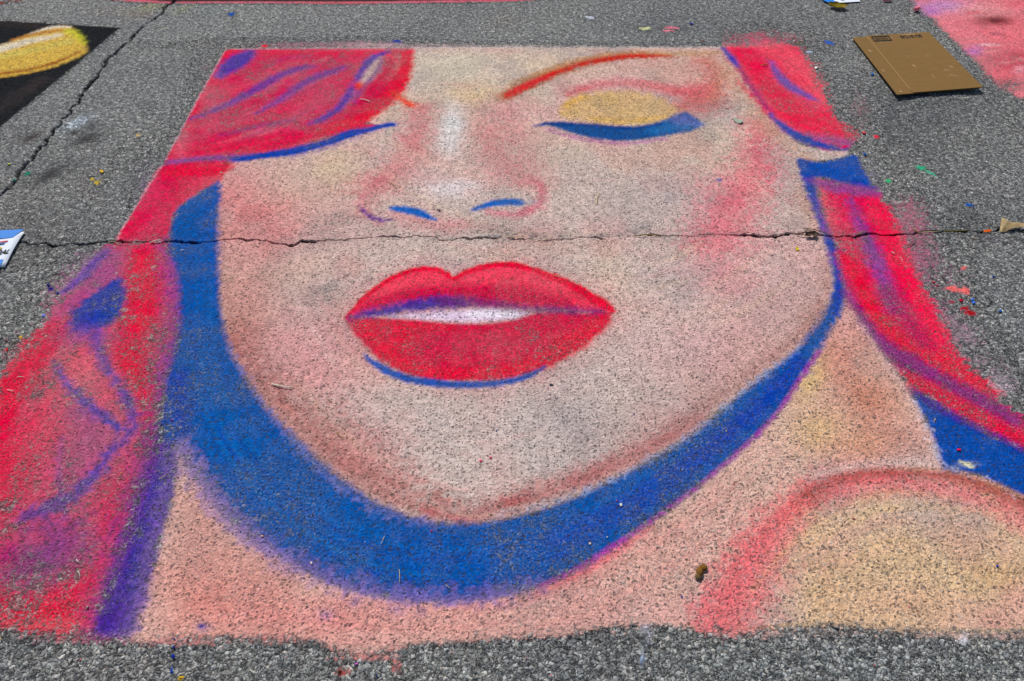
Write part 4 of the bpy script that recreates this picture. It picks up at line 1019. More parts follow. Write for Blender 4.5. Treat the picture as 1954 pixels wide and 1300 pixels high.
pave = empty('pavement', 'weathered grey aggregate pavement in cracked slabs', None, None, 'structure')
fhy = np.interp(FX, *(lambda q: (q[np.argsort(q[:, 0]), 0], q[np.argsort(q[:, 0]), 1]))(gH))
fvx = np.interp(FY, *(lambda q: (q[np.argsort(q[:, 1]), 1], q[np.argsort(q[:, 1]), 0]))(gV))
left = FX < fvx
pattrs = {'stain_col': stain.col, 'stain': stain.cov, 'low': low}
Z0 = np.zeros(NV)
for sel in (left, ~left & (FY > fhy), ~left & (FY <= fhy)):
    grid_object('slab', np.nonzero(sel)[0], Z0, pattrs, M_PAVE, pave)

# ------------------------------------------------------------------ the chalk drawings as parts cut from the same grid
fcov = chalk.cov[QUADS].max(1)
fid = np.zeros(len(QUADS), int)
PARTS = []     # (thing key, part name, label, parent part index or None)
def inside(pts, smooth=True, margin=0.0):
    g = atv(pts)
    if smooth: g = smooth_pts(g, True)
    idx = in_box(g, .05)
    res = np.zeros(NV, bool)
    if len(idx): res[idx] = sd_poly(g, idx) < margin
    return res
def add_part(key, name, shape, label=None, parent=None, smooth=True, margin=0.0):
    PARTS.append((key, name, label, parent))
    if shape is not None:
        v = inside(shape, smooth, margin)
        f = v[QUADS].sum(1) >= 2
        fid[f & (fcov > .03)] = len(PARTS)
    return len(PARTS)

# loose dust: everything chalky not inside an outline below
add_part('big', 'chalk_dust', None, 'thin pinkish chalk dust around the drawing'); DUST = len(PARTS)
fid[fcov > .03] = DUST
add_part('pink', 'pink_field', PINK_SQ, 'streaky pink and lilac chalk', None, True, .02)
add_part('dark', 'black_field', BLACK_SQ, 'solid black chalk ground', None, False, .01)
add_part('dark', 'petal_shape', PETAL, 'yellow rounded shape with brown outline', None, True, .004)
add_part('far', 'dark_field', FAR_SQ, 'dark chalk with a thin pink border', None, False, .05)
add_part('big', 'neck', NECK, 'peach neck')
add_part('big', 'shoulder', SHOULDER, 'peach shoulder with red rim')
FACE_ID = add_part('big', 'face', FACE, 'pale skin coloured face')
add_part('big', 'hair_lock', HAIR_TOP, 'red lock with purple strands over the forehead')
add_part('big', 'hair_lock', HAIR_MID, 'short red lock beside the cheek')
add_part('big', 'hair_lock', HAIR_LOW, 'long red lock with blue and purple strands')
add_part('big', 'hair_lock', HAIR_RT, 'coral lock beside the brow')
add_part('big', 'hair_lock', HAIR_RL, 'long red lock falling to the shoulder')
add_part('big', 'hair_shadow', HAIR_SHADE, 'purple blue shadow beside the neck')
add_part('big', 'hair_shadow', EAR_BLUE, 'blue patch beside the ear')
add_part('big', 'hair_shadow', NECK_BLUE, 'blue patch above the shoulder')
add_part('big', 'hair_shadow', LEAF_BLUE, 'blue leaf shaped strand')
add_part('big', 'jaw_shadow', JAW, 'broad blue shadow under the jaw')
add_part('big', 'eyelash', LASH_L, 'blue lash line of the half hidden eye', FACE_ID)
add_part('big', 'eyelid', EYELID, 'ochre eyelid of the closed eye', FACE_ID)
add_part('big', 'eyelash', LASH, 'thick blue lash of the closed eye', FACE_ID)
add_part('big', 'eyebrow', BROW, 'long red eyebrow', FACE_ID)
add_part('big', 'eyebrow', BROW2, 'short red eyebrow stroke', FACE_ID)
add_part('big', 'nostril', NOS_L, None, FACE_ID)
add_part('big', 'nostril', NOS_R, None, FACE_ID)
add_part('big', 'lip', LIP_UP, 'pinkish red upper lip', FACE_ID)
add_part('big', 'lip', LIP_LOW, 'bright red lower lip', FACE_ID)
add_part('big', 'teeth', TEETH, 'pale lilac strip of teeth', FACE_ID)
add_part('big', 'lip_shadow', UNDERLIP, 'blue line under the lower lip', FACE_ID)
# dust that belongs to the neighbours
lo_pts = fid == DUST
near_pink = lo_pts & (FX > 2.0) & (FY > 2.75)
fid[near_pink] = 2
fid[lo_pts & (FY > 3.95) & (FX < 1.6)] = 5
fid[lo_pts & left & (FY < 3.95)] = 3

for e, lab in MARKS:
    add_part(None, 'chalk_mark', e, lab, None, True, .002)
THINGS = {
    'big': empty('chalk_drawing', 'large pavement chalk drawing of a red-lipped face with closed eye and red hair', 'chalk drawing', 'chalk drawings on the pavement'),
    'dark': empty('chalk_drawing', 'black chalk drawing with a yellow petal shape beyond the long slanting crack', 'chalk drawing', 'chalk drawings on the pavement'),
    'far': empty('chalk_drawing', 'dark chalk drawing with thin pink border along the top of the view', 'chalk drawing', 'chalk drawings on the pavement'),
    'pink': empty('chalk_drawing', 'streaky pink and lilac chalk drawing behind the flattened cardboard', 'chalk drawing', 'chalk drawings on the pavement'),
}
zc = 0.0003 + 0.0021 * sst(0.0, .4, chalk.cov)
cattrs = {'chalk_col': chalk.col, 'cov': chalk.cov, 'rub': rub, 'low': low}
made = {}
for i, (key, nm, lab, par) in enumerate(PARTS, 1):
    f = np.nonzero(fid == i)[0]
    if not len(f): continue
    ob = grid_object(nm, f, zc, cattrs, M_CHALK, made[par] if par else (THINGS[key] if key else None))
    if lab: ob['label'] = lab
    if key is None: tag(ob, lab, 'chalk mark', 'chalk marks on the pavement')
    if nm == 'chalk_dust': ob['kind'] = 'stuff'
    made[i] = ob

# ------------------------------------------------------------------ small things: helpers
def obj_bm(name, bm, mat, parent=None, smooth=False):
    me = bpy.data.meshes.new(name)
    bmesh.ops.recalc_face_normals(bm, faces=bm.faces)
    bm.to_mesh(me); bm.free()
    for p in me.polygons: p.use_smooth = smooth
    me.materials.append(mat)
    ob = bpy.data.objects.new(name, me); coll.objects.link(ob); ob.parent = parent
    return ob

def slab_bm(top, thick, bm=None):
    """a thin plate: top = list of 3-D corners"""
    bm = bm or bmesh.new()
    t = [bm.verts.new(Vector(p)) for p in top]
    b = [bm.verts.new(Vector(p) - Vector((0, 0, thick))) for p in top]
    n = len(top)
    bm.faces.new(t); bm.faces.new(b[::-1])
    for i in range(n):
        bm.faces.new((t[i], b[i], b[(i + 1) % n], t[(i + 1) % n]))
    return bm

def tube(pts, rad, mat, name, sides=6, parent=None):
    bm = bmesh.new(); rings = []
    P = [Vector(p) for p in pts]
    for i, p in enumerate(P):
        d = (P[min(i + 1, len(P) - 1)] - P[max(i - 1, 0)]).normalized()
        s = d.cross(Vector((0, 0, 1))).normalized(); u = s.cross(d)
        r = rad[i] if hasattr(rad, '__len__') else rad
        rings.append([bm.verts.new(p + (s * math.cos(a) + u * math.sin(a) * .7) * r) for a in [2 * math.pi * k / sides for k in range(sides)]])
    for a, b in zip(rings, rings[1:]):
        for k in range(sides):
            bm.faces.new((a[k], a[(k + 1) % sides], b[(k + 1) % sides], b[k]))
    bm.faces.new(rings[0][::-1]); bm.faces.new(rings[-1])
    return obj_bm(name, bm, mat, parent, True)

# ------------------------------------------------------------------ flattened cardboard box
M_CARD = plain_mat('brown_cardboard', (136, 106, 58), .10, 30, .85, spec=.15)
nt = M_CARD.node_tree; T = NT(nt); b = nt.nodes['Principled BSDF']
tc = T.n('ShaderNodeTexCoord'); mp = T.n('ShaderNodeMapping'); mp.inputs['Scale'].default_value = (8, 120, 8)
T.l(tc.outputs['Object'], mp.inputs[0])
w1 = T.noise(mp.outputs[0], 3.0, 4, .6, '3D').outputs['Fac']; w2 = T.noise(tc.outputs['Object'], 14, 5, .65, '3D').outputs['Fac']
base = T.ramp(w1, [(.3, tuple(lin((112, 85, 46)))), (.7, tuple(lin((129, 99, 55))))])
base = T.mix(T.ss(w2, .64, .74, 0, .55), base, tuple(lin((176, 138, 116))))
T.l(base, b.inputs['Base Color'])
M_INK = plain_mat('black_print', (22, 20, 18), .2, 80, .8)
M_DUSTP = plain_mat('pink_dust', (150, 116, 80), .2, 90, .95)

card = empty('flattened_cardboard_box', 'flattened brown cardboard box lying on the grey pavement', 'cardboard', loc=(0, 0, 0))
TL, TR, BR, BL = (1626, 70), (1772, 61), (1876, 166), (1711, 179)
F0, F1 = (1654, 69), (1740, 176)
def z_at(t, s): return 0.014 + 0.012 * t + 0.006 * s * (1 - t)
def cg(u, v, dz=0.0):
    """u across (0 = left edge), v from far (0) to near (1)"""
    a = np.array(TL) * (1 - u) + np.array(TR) * u; c = np.array(BL) * (1 - u) + np.array(BR) * u
    q = a * (1 - v) + c * v
    bow = 0.006 * math.sin(math.pi * v) * (u - .3) - .004 * math.sin(math.pi * u)
    z = 0.013 + 0.008 * v + 0.003 * u + bow
    return tuple(at(q[0], q[1], z) + np.array([0, 0, dz]))
def card_sheet(name, u0, u1, v0, v1, dz, thick, nu=6, nv=10, skew=None):
    bm = bmesh.new()
    top = [[bm.verts.new(cg(u0 + (u1 - u0) * i / nu, v0 + (v1 - v0) * j / nv, dz)) for i in range(nu + 1)] for j in range(nv + 1)]
    bot = [[bm.verts.new(cg(u0 + (u1 - u0) * i / nu, v0 + (v1 - v0) * j / nv, dz - thick)) for i in range(nu + 1)] for j in range(nv + 1)]
    for j in range(nv):
        for i in range(nu):
            bm.faces.new((top[j][i], top[j][i + 1], top[j + 1][i + 1], top[j + 1][i]))
            bm.faces.new((bot[j][i], bot[j + 1][i], bot[j + 1][i + 1], bot[j][i + 1]))
    for j in range(nv):
        bm.faces.new((top[j][0], top[j + 1][0], bot[j + 1][0], bot[j][0]))
        bm.faces.new((top[j][nu], bot[j][nu], bot[j + 1][nu], top[j + 1][nu]))
    for i in range(nu):
        bm.faces.new((top[0][i], bot[0][i], bot[0][i + 1], top[0][i + 1]))
        bm.faces.new((top[nv][i], top[nv][i + 1], bot[nv][i + 1], bot[nv][i]))
    return obj_bm(name, bm, M_CARD, card)
card_sheet('panel', .188, 1.0, 0.0, 1.0, 0.0, .0035)
card_sheet('side_flap', .0, .188, 0.012, 1.012, -.0006, .0035, 3)
card_sheet('lower_panel', .02, .985, 0.0, .985, -.0085, .0035)
# fold crease: a raised thin ridge between panel and flap
tube([cg(.185, v, .0004) for v in np.linspace(.01, .99, 12)], .0016, plain_mat('scuffed_crease', (168, 138, 88), .12, 60), 'crease', 6, card)
# printed frame with bars, as flat ink just above the board
def ink_quad(bm, u0, u1, v0, v1, dz=.0008):
    n = 3
    r0 = [bm.verts.new(cg(u0 + (u1 - u0) * k / n, v0, dz)) for k in range(n + 1)]
    r1 = [bm.verts.new(cg(u0 + (u1 - u0) * k / n, v1, dz)) for k in range(n + 1)]
    for k in range(n): bm.faces.new((r0[k], r0[k + 1], r1[k + 1], r1[k]))
bm = bmesh.new()
bu0, bu1, bv0, bv1 = .228, .458, .020, .112
ink_quad(bm, bu0, bu1, bv0, bv0 + .018); ink_quad(bm, bu0, bu1, bv1 - .018, bv1)
ink_quad(bm, bu0, bu0 + .016, bv0 + .018, bv1 - .018); ink_quad(bm, bu1 - .016, bu1, bv0 + .018, bv1 - .018)
obj_bm('print_frame', bm, M_INK, card)
bm = bmesh.new(); u = bu0 + .035
random.seed(5)
while u < bu1 - .045:
    w = random.choice([.004, .006, .009]); ink_quad(bm, u, u + w, bv0 + .026, bv1 - .024); u += w + random.choice([.004, .005, .008])
ob = obj_bm('bar_print', bm, M_INK, card); ob['kind'] = 'stuff'

def text_mesh(s, shear=0.0, bold=0.0):
    cu = bpy.data.curves.new('lettering', 'FONT'); cu.body = s; cu.shear = shear; cu.offset = bold; cu.resolution_u = 2
    o_ = bpy.data.objects.new('lettering', cu); coll.objects.link(o_)
    dg = bpy.context.evaluated_depsgraph_get(); dg.update()
    me = bpy.data.meshes.new_from_object(o_.evaluated_get(dg))
    bpy.data.objects.remove(o_); bpy.data.curves.remove(cu)
    return me
me = text_mesh('SKU 2517ZAB', 0, .035)
co = np.array([v.co[:] for v in me.vertices]); mn, mx = co.min(0), co.max(0)
for v in me.vertices:           # printed upside down as seen from the viewer
    a = (v.co.x - mn[0]) / (mx[0] - mn[0]); c = (v.co.y - mn[1]) / (mx[1] - mn[1])
    v.co = Vector(cg(.865 - .275 * a, .036 + .052 * c, .0008))
me.materials.clear(); me.materials.append(M_INK)
ob = bpy.data.objects.new('lettering', me); coll.objects.link(ob); ob.parent = card; ob['kind'] = 'stuff'
def smear_on_card(u, v, ru, rv, name='chalk_smudge'):
    bm = bmesh.new(); n = 14
    ring = [bm.verts.new(cg(u + ru * math.cos(2 * math.pi * k / n) * random.uniform(.6, 1.1), v + rv * math.sin(2 * math.pi * k / n) * random.uniform(.6, 1.1), .0006)) for k in range(n)]
    bm.faces.new(ring)
    return obj_bm(name, bm, M_DUSTP, card)
for s in [(.72, .022, .12, .016), (.47, .065, .022, .016), (.08, .26, .03, .03), (.05, .60, .016, .03), (.45, .56, .02, .03), (.56, .76, .01, .05), (.86, .62, .03, .02), (.06, .97, .03, .02)]:
    smear_on_card(*s)

# ------------------------------------------------------------------ paper notices with blue tape
M_PAPER = plain_mat('white_paper', (216, 222, 232), .04, 40, .7)
M_TAPE = plain_mat('blue_tape', (10, 118, 205), .12, 50, .6, spec=.3)
sign = empty('paper_notice', 'white paper notice with dark capitals taped down with blue tape beside the crack', 'sign', 'paper notices')
# sheet frame: right edge from (48.5,451) to (11.5,509); runs off to the left
A = at(48, 444, 0)[:2]; B = at(10.5, 511, 0)[:2]
ey = (B - A); hgt = np.hypot(*ey); ey /= hgt
ex = np.array([ey[1], -ey[0]])
if ex[0] > 0: ex = -ex          # towards the left
def sg(s, t, z): return (A[0] + ex[0] * s + ey[0] * t, A[1] + ex[1] * s + ey[1] * t, z)
wid = hgt * 1.3
def sheet(bmf, s0, s1, t0, t1, z0, curl=0.0, n=8):
    bm = bmesh.new(); top = []; bot = []
    for j in range(n + 1):
        for i in range(n + 1):
            s = s0 + (s1 - s0) * i / n; t = t0 + (t1 - t0) * j / n
            z = z0 + curl * .35 * (max(0, 1 - s / .08) ** 2) * (math.sin(math.pi * t / hgt)) + .0008 * math.sin(31 * s + 17 * t)
            top.append(bm.verts.new(sg(s, t, z))); bot.append(bm.verts.new(sg(s, t, z - .0006)))
    w = n + 1
    for j in range(n):
        for i in range(n):
            a = j * w + i
            bm.faces.new((top[a], top[a + 1], top[a + 1 + w], top[a + w])); bm.faces.new((bot[a], bot[a + w], bot[a + 1 + w], bot[a + 1]))
    for i in range(n):
        for a, c in ((i, i + 1), (n * w + i, n * w + i + 1), (i * w, i * w + w), (i * w + n, i * w + w + n)):
            bm.faces.new((top[a], top[c], bot[c], bot[a]))
    return bm
obj_bm('sheet', sheet(None, 0, wid, 0, hgt, .0045, .010), M_PAPER, sign, True)
bm = slab_bm([sg(.006, -.012, .0072), sg(.03, .034, .0072), sg(.10, .036, .0072), sg(wid + .02, .034, .0072), sg(wid + .02, -.02, .0072), sg(.12, -.016, .0072)], .0015)
obj_bm('tape', bm, M_TAPE, sign)
bm = slab_bm([sg(.018, hgt - .040, .0072), sg(.014, hgt + .03, .0072), sg(.2, hgt + .03, .0072), sg(wid + .02, hgt + .03, .0072), sg(wid + .02, hgt - .04, .0072), sg(.2, hgt - .04, .0072)], .0015)
obj_bm('tape', bm, M_TAPE, sign)
me = text_mesh('MURAL', .28, .03)
co = np.array([v.co[:] for v in me.vertices]); mn, mx = co.min(0), co.max(0)
tw = .078
for v in me.vertices:
    a = (v.co.x - mn[0]) / (mx[0] - mn[0]); c = (v.co.y - mn[1]) / (mx[1] - mn[1])
    s = .011 + tw * (1 - a); t = hgt * .655 - .026 * c
    v.co = Vector(sg(s, t, .0082))
me.materials.clear(); me.materials.append(M_INK)
ob = bpy.data.objects.new('lettering', me); coll.objects.link(ob); ob.parent = sign; ob['kind'] = 'stuff'
for nm, c, pts in [('red_mark', (190, 60, 70), [(.06, .052), (.10, .056), (.15, .052), (.15, .058), (.10, .064), (.06, .058)]),
                   ('blue_mark', (60, 110, 160), [(.066, .064), (.11, .064), (.14, .070), (.10, .074), (.066, .070)]),
                   ('red_mark', (190, 70, 80), [(.08, .080), (.13, .084), (.17, .080), (.17, .088), (.12, .092), (.085, .088)]),
                   ('yellow_mark', (210, 186, 40), [(.066, .092), (.074, .088), (.082, .092), (.080, .100), (.070, .100)])]:
    obj_bm(nm, slab_bm([sg(s - .020, t * hgt / .2, .0084) for s, t in pts], .0003), plain_mat('ink_' + nm, c, .1), sign)

sign2 = empty('paper_notice', 'white paper notice with a blue tape strip at the top of the view', 'sign', 'paper notices')
def plate(name, px, z, th, mat, parent): return obj_bm(name, slab_bm([tuple(at(x, y, z)) for x, y in px], th), mat, parent)
plate('sheet', [(1590, 6), (1642, 3), (1634, -8), (1612, -30), (1560, -28)], .005, .0006, M_PAPER, sign2)
plate('tape', [(1572, 1), (1590, 9), (1598, 7), (1584, -6), (1556, -30), (1540, -30)], .0075, .0015, M_TAPE, sign2)
plate('print_mark', [(1606, 1.5), (1612, 1.2), (1606, -4), (1600, -4)], .0056, .0004, plain_mat('grey_print', (120, 126, 140), .1), sign2)

# ------------------------------------------------------------------ leaves, catkin, chips
def leaf(name, pxc, length, width, ang, mat, label, cat='leaf', curl=.010, z=.003, lobes=0.0, parent=None, fold=0.0):
    c = at(*pxc, 0); bm = bmesh.new(); n = 14; m = 6
    ca, sa = math.cos(ang), math.sin(ang); grid = []
    r = random.Random(hash(name) % 99 + int(pxc[0]))
    ph = r.uniform(0, 6)
    for i in range(n + 1):
        t = i / n; w = width * .5 * (math.sin(math.pi * min(1, t * .92 + .04)) ** .75) * (1 + lobes * math.sin(t * 17 + ph))
        row = []
        for j in range(m + 1):
            s = (j / m * 2 - 1)
            x = (t - .5) * length; y = s * w
            zz = z + curl * (abs(s) ** 1.5) * (.6 + .4 * math.sin(3 * t + ph)) + curl * .8 * (2 * t - 1) ** 2 + fold * max(0, s) + .001 * math.sin(9 * t + 4 * s)
            row.append(bm.verts.new((c[0] + x * ca - y * sa, c[1] + x * sa + y * ca, zz)))
        grid.append(row)
    for i in range(n):
        for j in range(m):
            bm.faces.new((grid[i][j], grid[i + 1][j], grid[i + 1][j + 1], grid[i][j + 1]))
    geom = bmesh.ops.solidify(bm, geom=bm.faces[:], thickness=.0006)
    ob = obj_bm(name, bm, mat, parent, True)
    if label: tag(ob, label, cat)
    return ob
M_LEAF_Y = plain_mat('yellowing_leaf', (176, 150, 16), .3, 60, .6, second=(150, 160, 20))
M_LEAF_D = plain_mat('dry_leaf', (186, 158, 112), .18, 50, .8, second=(206, 182, 138))
M_STRAW = plain_mat('dry_straw', (186, 166, 118), .25, 80, .8)
M_PALE = plain_mat('pale_straw', (208, 204, 184), .15, 80, .8)
M_TWIG = plain_mat('brown_twig', (92, 74, 54), .3, 80, .9)
M_OLIVE = plain_mat('olive_stalk', (132, 116, 46), .3, 80, .8)

lf = empty('fallen_leaf', 'yellow green leaf lying below the taped notice at the top', 'leaf', 'fallen leaves')
lf.location = (0, 0, 0)
leaf('blade', (1597, 15), .105, .075, -.25, M_LEAF_Y, None, curl=.014, z=.004, lobes=.12, parent=lf)
p0, p1 = at(1609, 17, .006), at(1613, 20, .002)
tube([p0, (p0 + p1) / 2 + np.array([0, 0, .002]), p1], [.0012, .001, .0008], M_OLIVE, 'stalk', 5, lf)

# big dry leaf caught on the joint
dl = empty('dry_leaf', 'folded tan dry leaf caught on the joint at the edge of view', 'leaf', 'fallen leaves')
def px_fan(name, pts3, mat, parent, th=.0008):
    bm = bmesh.new()
    vs_ = [bm.verts.new(at(x, y, z)) for x, y, z in pts3]
    f = bm.faces.new(vs_)
    bmesh.ops.triangulate(bm, faces=[f])
    bmesh.ops.subdivide_edges(bm, edges=bm.edges[:], cuts=2, use_grid_fill=True)
    for v in bm.verts:
        v.co.z += .0016 * math.sin(v.co.x * 130) * math.cos(v.co.y * 90)
    bmesh.ops.solidify(bm, geom=bm.faces[:], thickness=th)
    return obj_bm(name, bm, mat, parent, False)
px_fan('blade', [(1911, 416, .026), (1917, 418, .026), (1924, 422, .024), (1932, 424, .022), (1945, 425, .020), (1958, 427, .022), (1975, 428, .024), (1972, 434, .020), (1950, 433, .014), (1930, 436, .010), (1914, 433, .012), (1909, 430, .014)], M_LEAF_D, dl)
px_fan('curled_edge', [(1909.5, 430.5, .013), (1915, 432.5, .014), (1921, 434, .012), (1930, 436, .011), (1920, 441.5, .003), (1911, 443.5, .002), (1907, 441, .003)], M_LEAF_D, dl)

M_CATK = plain_mat('brown_catkin', (112, 76, 26), .3, 120, .85, bump=.4)
cat = empty('catkin', 'small brown knobbly catkin on the peach neck of the drawing', 'catkin')
def knob(name, px, z, r, mat, parent, sq=(1, 1, .7), seed=0, sub=2):
    bm = bmesh.new(); bmesh.ops.create_icosphere(bm, subdivisions=sub, radius=1.0)
    rr = random.Random(seed); o1, o2 = rr.uniform(0, 9), rr.uniform(0, 9)
    c = at(px[0], px[1], z)
    for v in bm.verts:
        k = 1 + .14 * math.sin(5 * v.co.x + o1) * math.cos(4 * v.co.y + o2) + .06 * math.sin(11 * v.co.z + o1)
        v.co = Vector((v.co.x * sq[0] * k * r + c[0], v.co.y * sq[1] * k * r + c[1], v.co.z * sq[2] * k * r + z))
    return obj_bm(name, bm, mat, parent, True)
knob('lobe', (1342, 1083), .008, 0.0094, M_CATK, cat, (1.1, .85, .5), 1)
knob('lobe', (1335, 1091), .008, 0.0103, M_CATK, cat, (.85, 1.1, .5), 2)
knob('lobe', (1332, 1100), .007, 0.0090, plain_mat('catkin_tip', (98, 80, 48), .25, 120), cat, (.85, .9, .5), 3)

M_CHIP = plain_mat('grey_green_chip', (150, 160, 144), .2, 70, .8)
px_fan('leaf_chip', [(1398, 226, .004), (1406, 227, .005), (1416, 229, .006), (1418, 232, .006), (1412, 236, .005), (1404, 233, .004)], M_CHIP, None)
tag(bpy.data.objects['leaf_chip'], 'grey green leaf chip on the cheek beside the blue lash', 'leaf chip')
M_CPINK = plain_mat('pink_chalk_stick', (240, 130, 142), .08, 90, .95)
def chalk_nub(px, r, L, ang, label):
    bm = bmesh.new(); c = at(px[0], px[1], 0)
    prof = [(-.5, .55), (-.46, .86), (-.36, 1), (.1, .99), (.38, .97), (.47, .82), (.5, .5)]; n = 14; rings = []
    for t, k in prof:
        rings.append([bm.verts.new((c[0] + (t * L) * math.cos(ang) - math.cos(a) * r * k * math.sin(ang), c[1] + (t * L) * math.sin(ang) + math.cos(a) * r * k * math.cos(ang),
                                    r * 1.02 + math.sin(a) * r * k + .002 * 0)) for a in [2 * math.pi * q / n for q in range(n)]])
    for a, b_ in zip(rings, rings[1:]):
        for q in range(n): bm.faces.new((a[q], a[(q + 1) % n], b_[(q + 1) % n], b_[q]))
    bm.faces.new(rings[0][::-1]); bm.faces.new(rings[-1])
    ob = obj_bm('chalk_piece', bm, M_CPINK, None, True)
    return tag(ob, label, 'chalk', 'broken chalk pieces')
chalk_nub((1748, 21.5), .013, .032, .5, 'stubby pink chalk piece beside the lilac corner of the pink drawing')
chalk_nub((1692, 2), .010, .052, .15, 'longer pink chalk piece at the top edge near the taped notice')
M_ORNG = plain_mat('orange_chip', (214, 92, 16), .2, 70, .8)
px_fan('plastic_chip', [(1876, 440, .004), (1890, 438, .006), (1892, 440.5, .005), (1888, 443, .003), (1878, 443, .003)], M_ORNG, None)
tag(bpy.data.objects['plastic_chip'], 'small orange chip in the joint beside the dry leaf', 'chip')

# ------------------------------------------------------------------ straws, needles and twigs
STRAWS = [
    ((519, 734), (561, 741), 3.2, M_PALE, 'pale ragged straw on the brown shaded jaw'),
    ((642, 826), (656, 838), 2.0, M_OLIVE, 'olive stalk on the brown jaw, above the blue band'),
    ((762, 1088), (763, 1115), 1.6, M_STRAW, 'upright tan straw low on the blue jaw band'),
    ((727, 1040), (734, 1024), 1.4, M_STRAW, 'short tan straw in the middle of the blue band'),
    ((851, 1117), (859, 1124), 1.5, M_STRAW, 'short curved straw at the lowest part of the blue band'),
    ((1140, 391), (1145, 369), 2.0, M_STRAW, 'upright straw on the cheek right of the nose'),
    ((1132, 418), (1143, 416), 2.0, M_TWIG, 'tiny brown straw on the cheek above the joint'),
    ((1501, 876), (1527, 874), 1.5, M_TWIG, 'thin dark curved stalk on the neck above the shoulder arc'),
    ((1729, 472), (1748, 459), 2.0, M_TWIG, 'dark twig just outside the right hair lock'),
    ((304, 916), (318, 908), 1.8, M_STRAW, 'tan straw across the blue shadow beside the neck'),
    ((33, 722), (46, 721), 1.5, M_PALE, 'white straw beside the left red hair edge, upper one'),
    ((15, 745), (28, 747), 1.6, M_PALE, 'white straw beside the left red hair edge, lower one'),
    ((741, 347), (757, 362), 2.0, M_STRAW, 'tan straw slanting over the side of the nose'),
    ((687, 191), (707, 197), 2.2, M_PALE, 'white straw on the red lock over the forehead'),
    ((703, 87), (720, 88), 2.2, M_PALE, 'white straw on grey pavement above the forehead lock'),
    ((1451, 127), (1465, 125), 3.0, M_OLIVE, 'olive stalk on the coral lock beside the brow'),
    ((1519, 85), (1534, 83), 2.6, M_OLIVE, 'olive stalk on pavement above the coral lock'),
    ((1829, 190), (1846, 189), 2.2, M_PALE, 'white straw on grey pavement in front of the cardboard'),
    ((420, 331), (427, 332), 2.0, M_PALE, 'short white straw at the top of the blue patch'),
    ((300, 64), (318, 55), 2.2, M_PALE, 'faint straw on the pavement beside the slanting crack'),
    ((160, 312), (172, 312), 1.8, M_PALE, 'white straw below the dark stain beside the crack'),
    ((200, 345), (209, 345), 2.0, M_PALE, 'white straw right of the yellow chalk smear'),
    ((38, 387), (56, 386), 1.6, M_PALE, 'thin white straw above the paper notice'),
    ((478, 1278), (489, 1285), 1.5, M_PALE, 'white straw on the bare near pavement'),
    ((0, 1216), (5, 1223), 2.0, M_STRAW, 'yellow straw at the near left edge of the hair'),
    ((170, 1280), (178, 1270), 1.1, M_PALE, 'thin pale straw on the near pavement below the hair'),
    ((1235, 398), (1205, 400), 1.0, M_PALE, 'faint pale straw on the cheek below the eye'),
    ((1784, 800), (1781, 806), 1.6, M_STRAW, 'short straw on the blue patch above the shoulder'),
    ((147, 1068), (152, 1075), 1.3, M_PALE, 'tiny white straw on the red lower hair'),
    ((149, 1090), (154, 1102), 1.0, M_PALE, 'tiny pale needle on the lower red hair'),
    ((1852, 455), (1866, 457), 2.0, M_STRAW, 'short tan straw below the orange chip'),
    ((1700, 483), (1706, 486), 2.0, M_PALE, 'pale chip of straw on the right hair lock below the joint'),
    ((1055, 526), (1068, 531), 1.3, M_STRAW, 'thin straw on the upper edge of the lip'),
    ((1520, 83), (1512, 84.5), 1.6, M_TWIG, 'dark scrap on pavement above the coral lock'),
    ((1333, 78), (1344, 82), 2.6, plain_mat('rust_scrap', (120, 74, 40), .25), 'rust brown scrap on pavement above the eyebrow'),
]
rs = random.Random(3)
for i, (a, b_, wpx, mat, lab) in enumerate(STRAWS):
    l, d = px_scale((a[0] + b_[0]) / 2, (a[1] + b_[1]) / 2)
    r = max(.0009, wpx * l * .42)
    A3, B3 = at(*a, 0), at(*b_, 0)
    n = 7; pts = []; side = np.array([-(B3 - A3)[1], (B3 - A3)[0], 0]) * rs.uniform(-.10, .10)
    for k in range(n):
        t = k / (n - 1)
        p = A3 * (1 - t) + B3 * t + side * math.sin(math.pi * t) + np.array([0, 0, .0030 + r + .0015 * math.sin(math.pi * t) * rs.uniform(.5, 1.5)])
        pts.append(p)
    nm = 'twig' if mat is M_TWIG else 'straw'
    ob = tube(pts, [r * (.6 + .4 * math.sin(math.pi * (k + .6) / n)) for k in range(n)], mat, nm, 6)
    tag(ob, lab, 'straw' if nm == 'straw' else 'twig', 'dry straws and twigs')

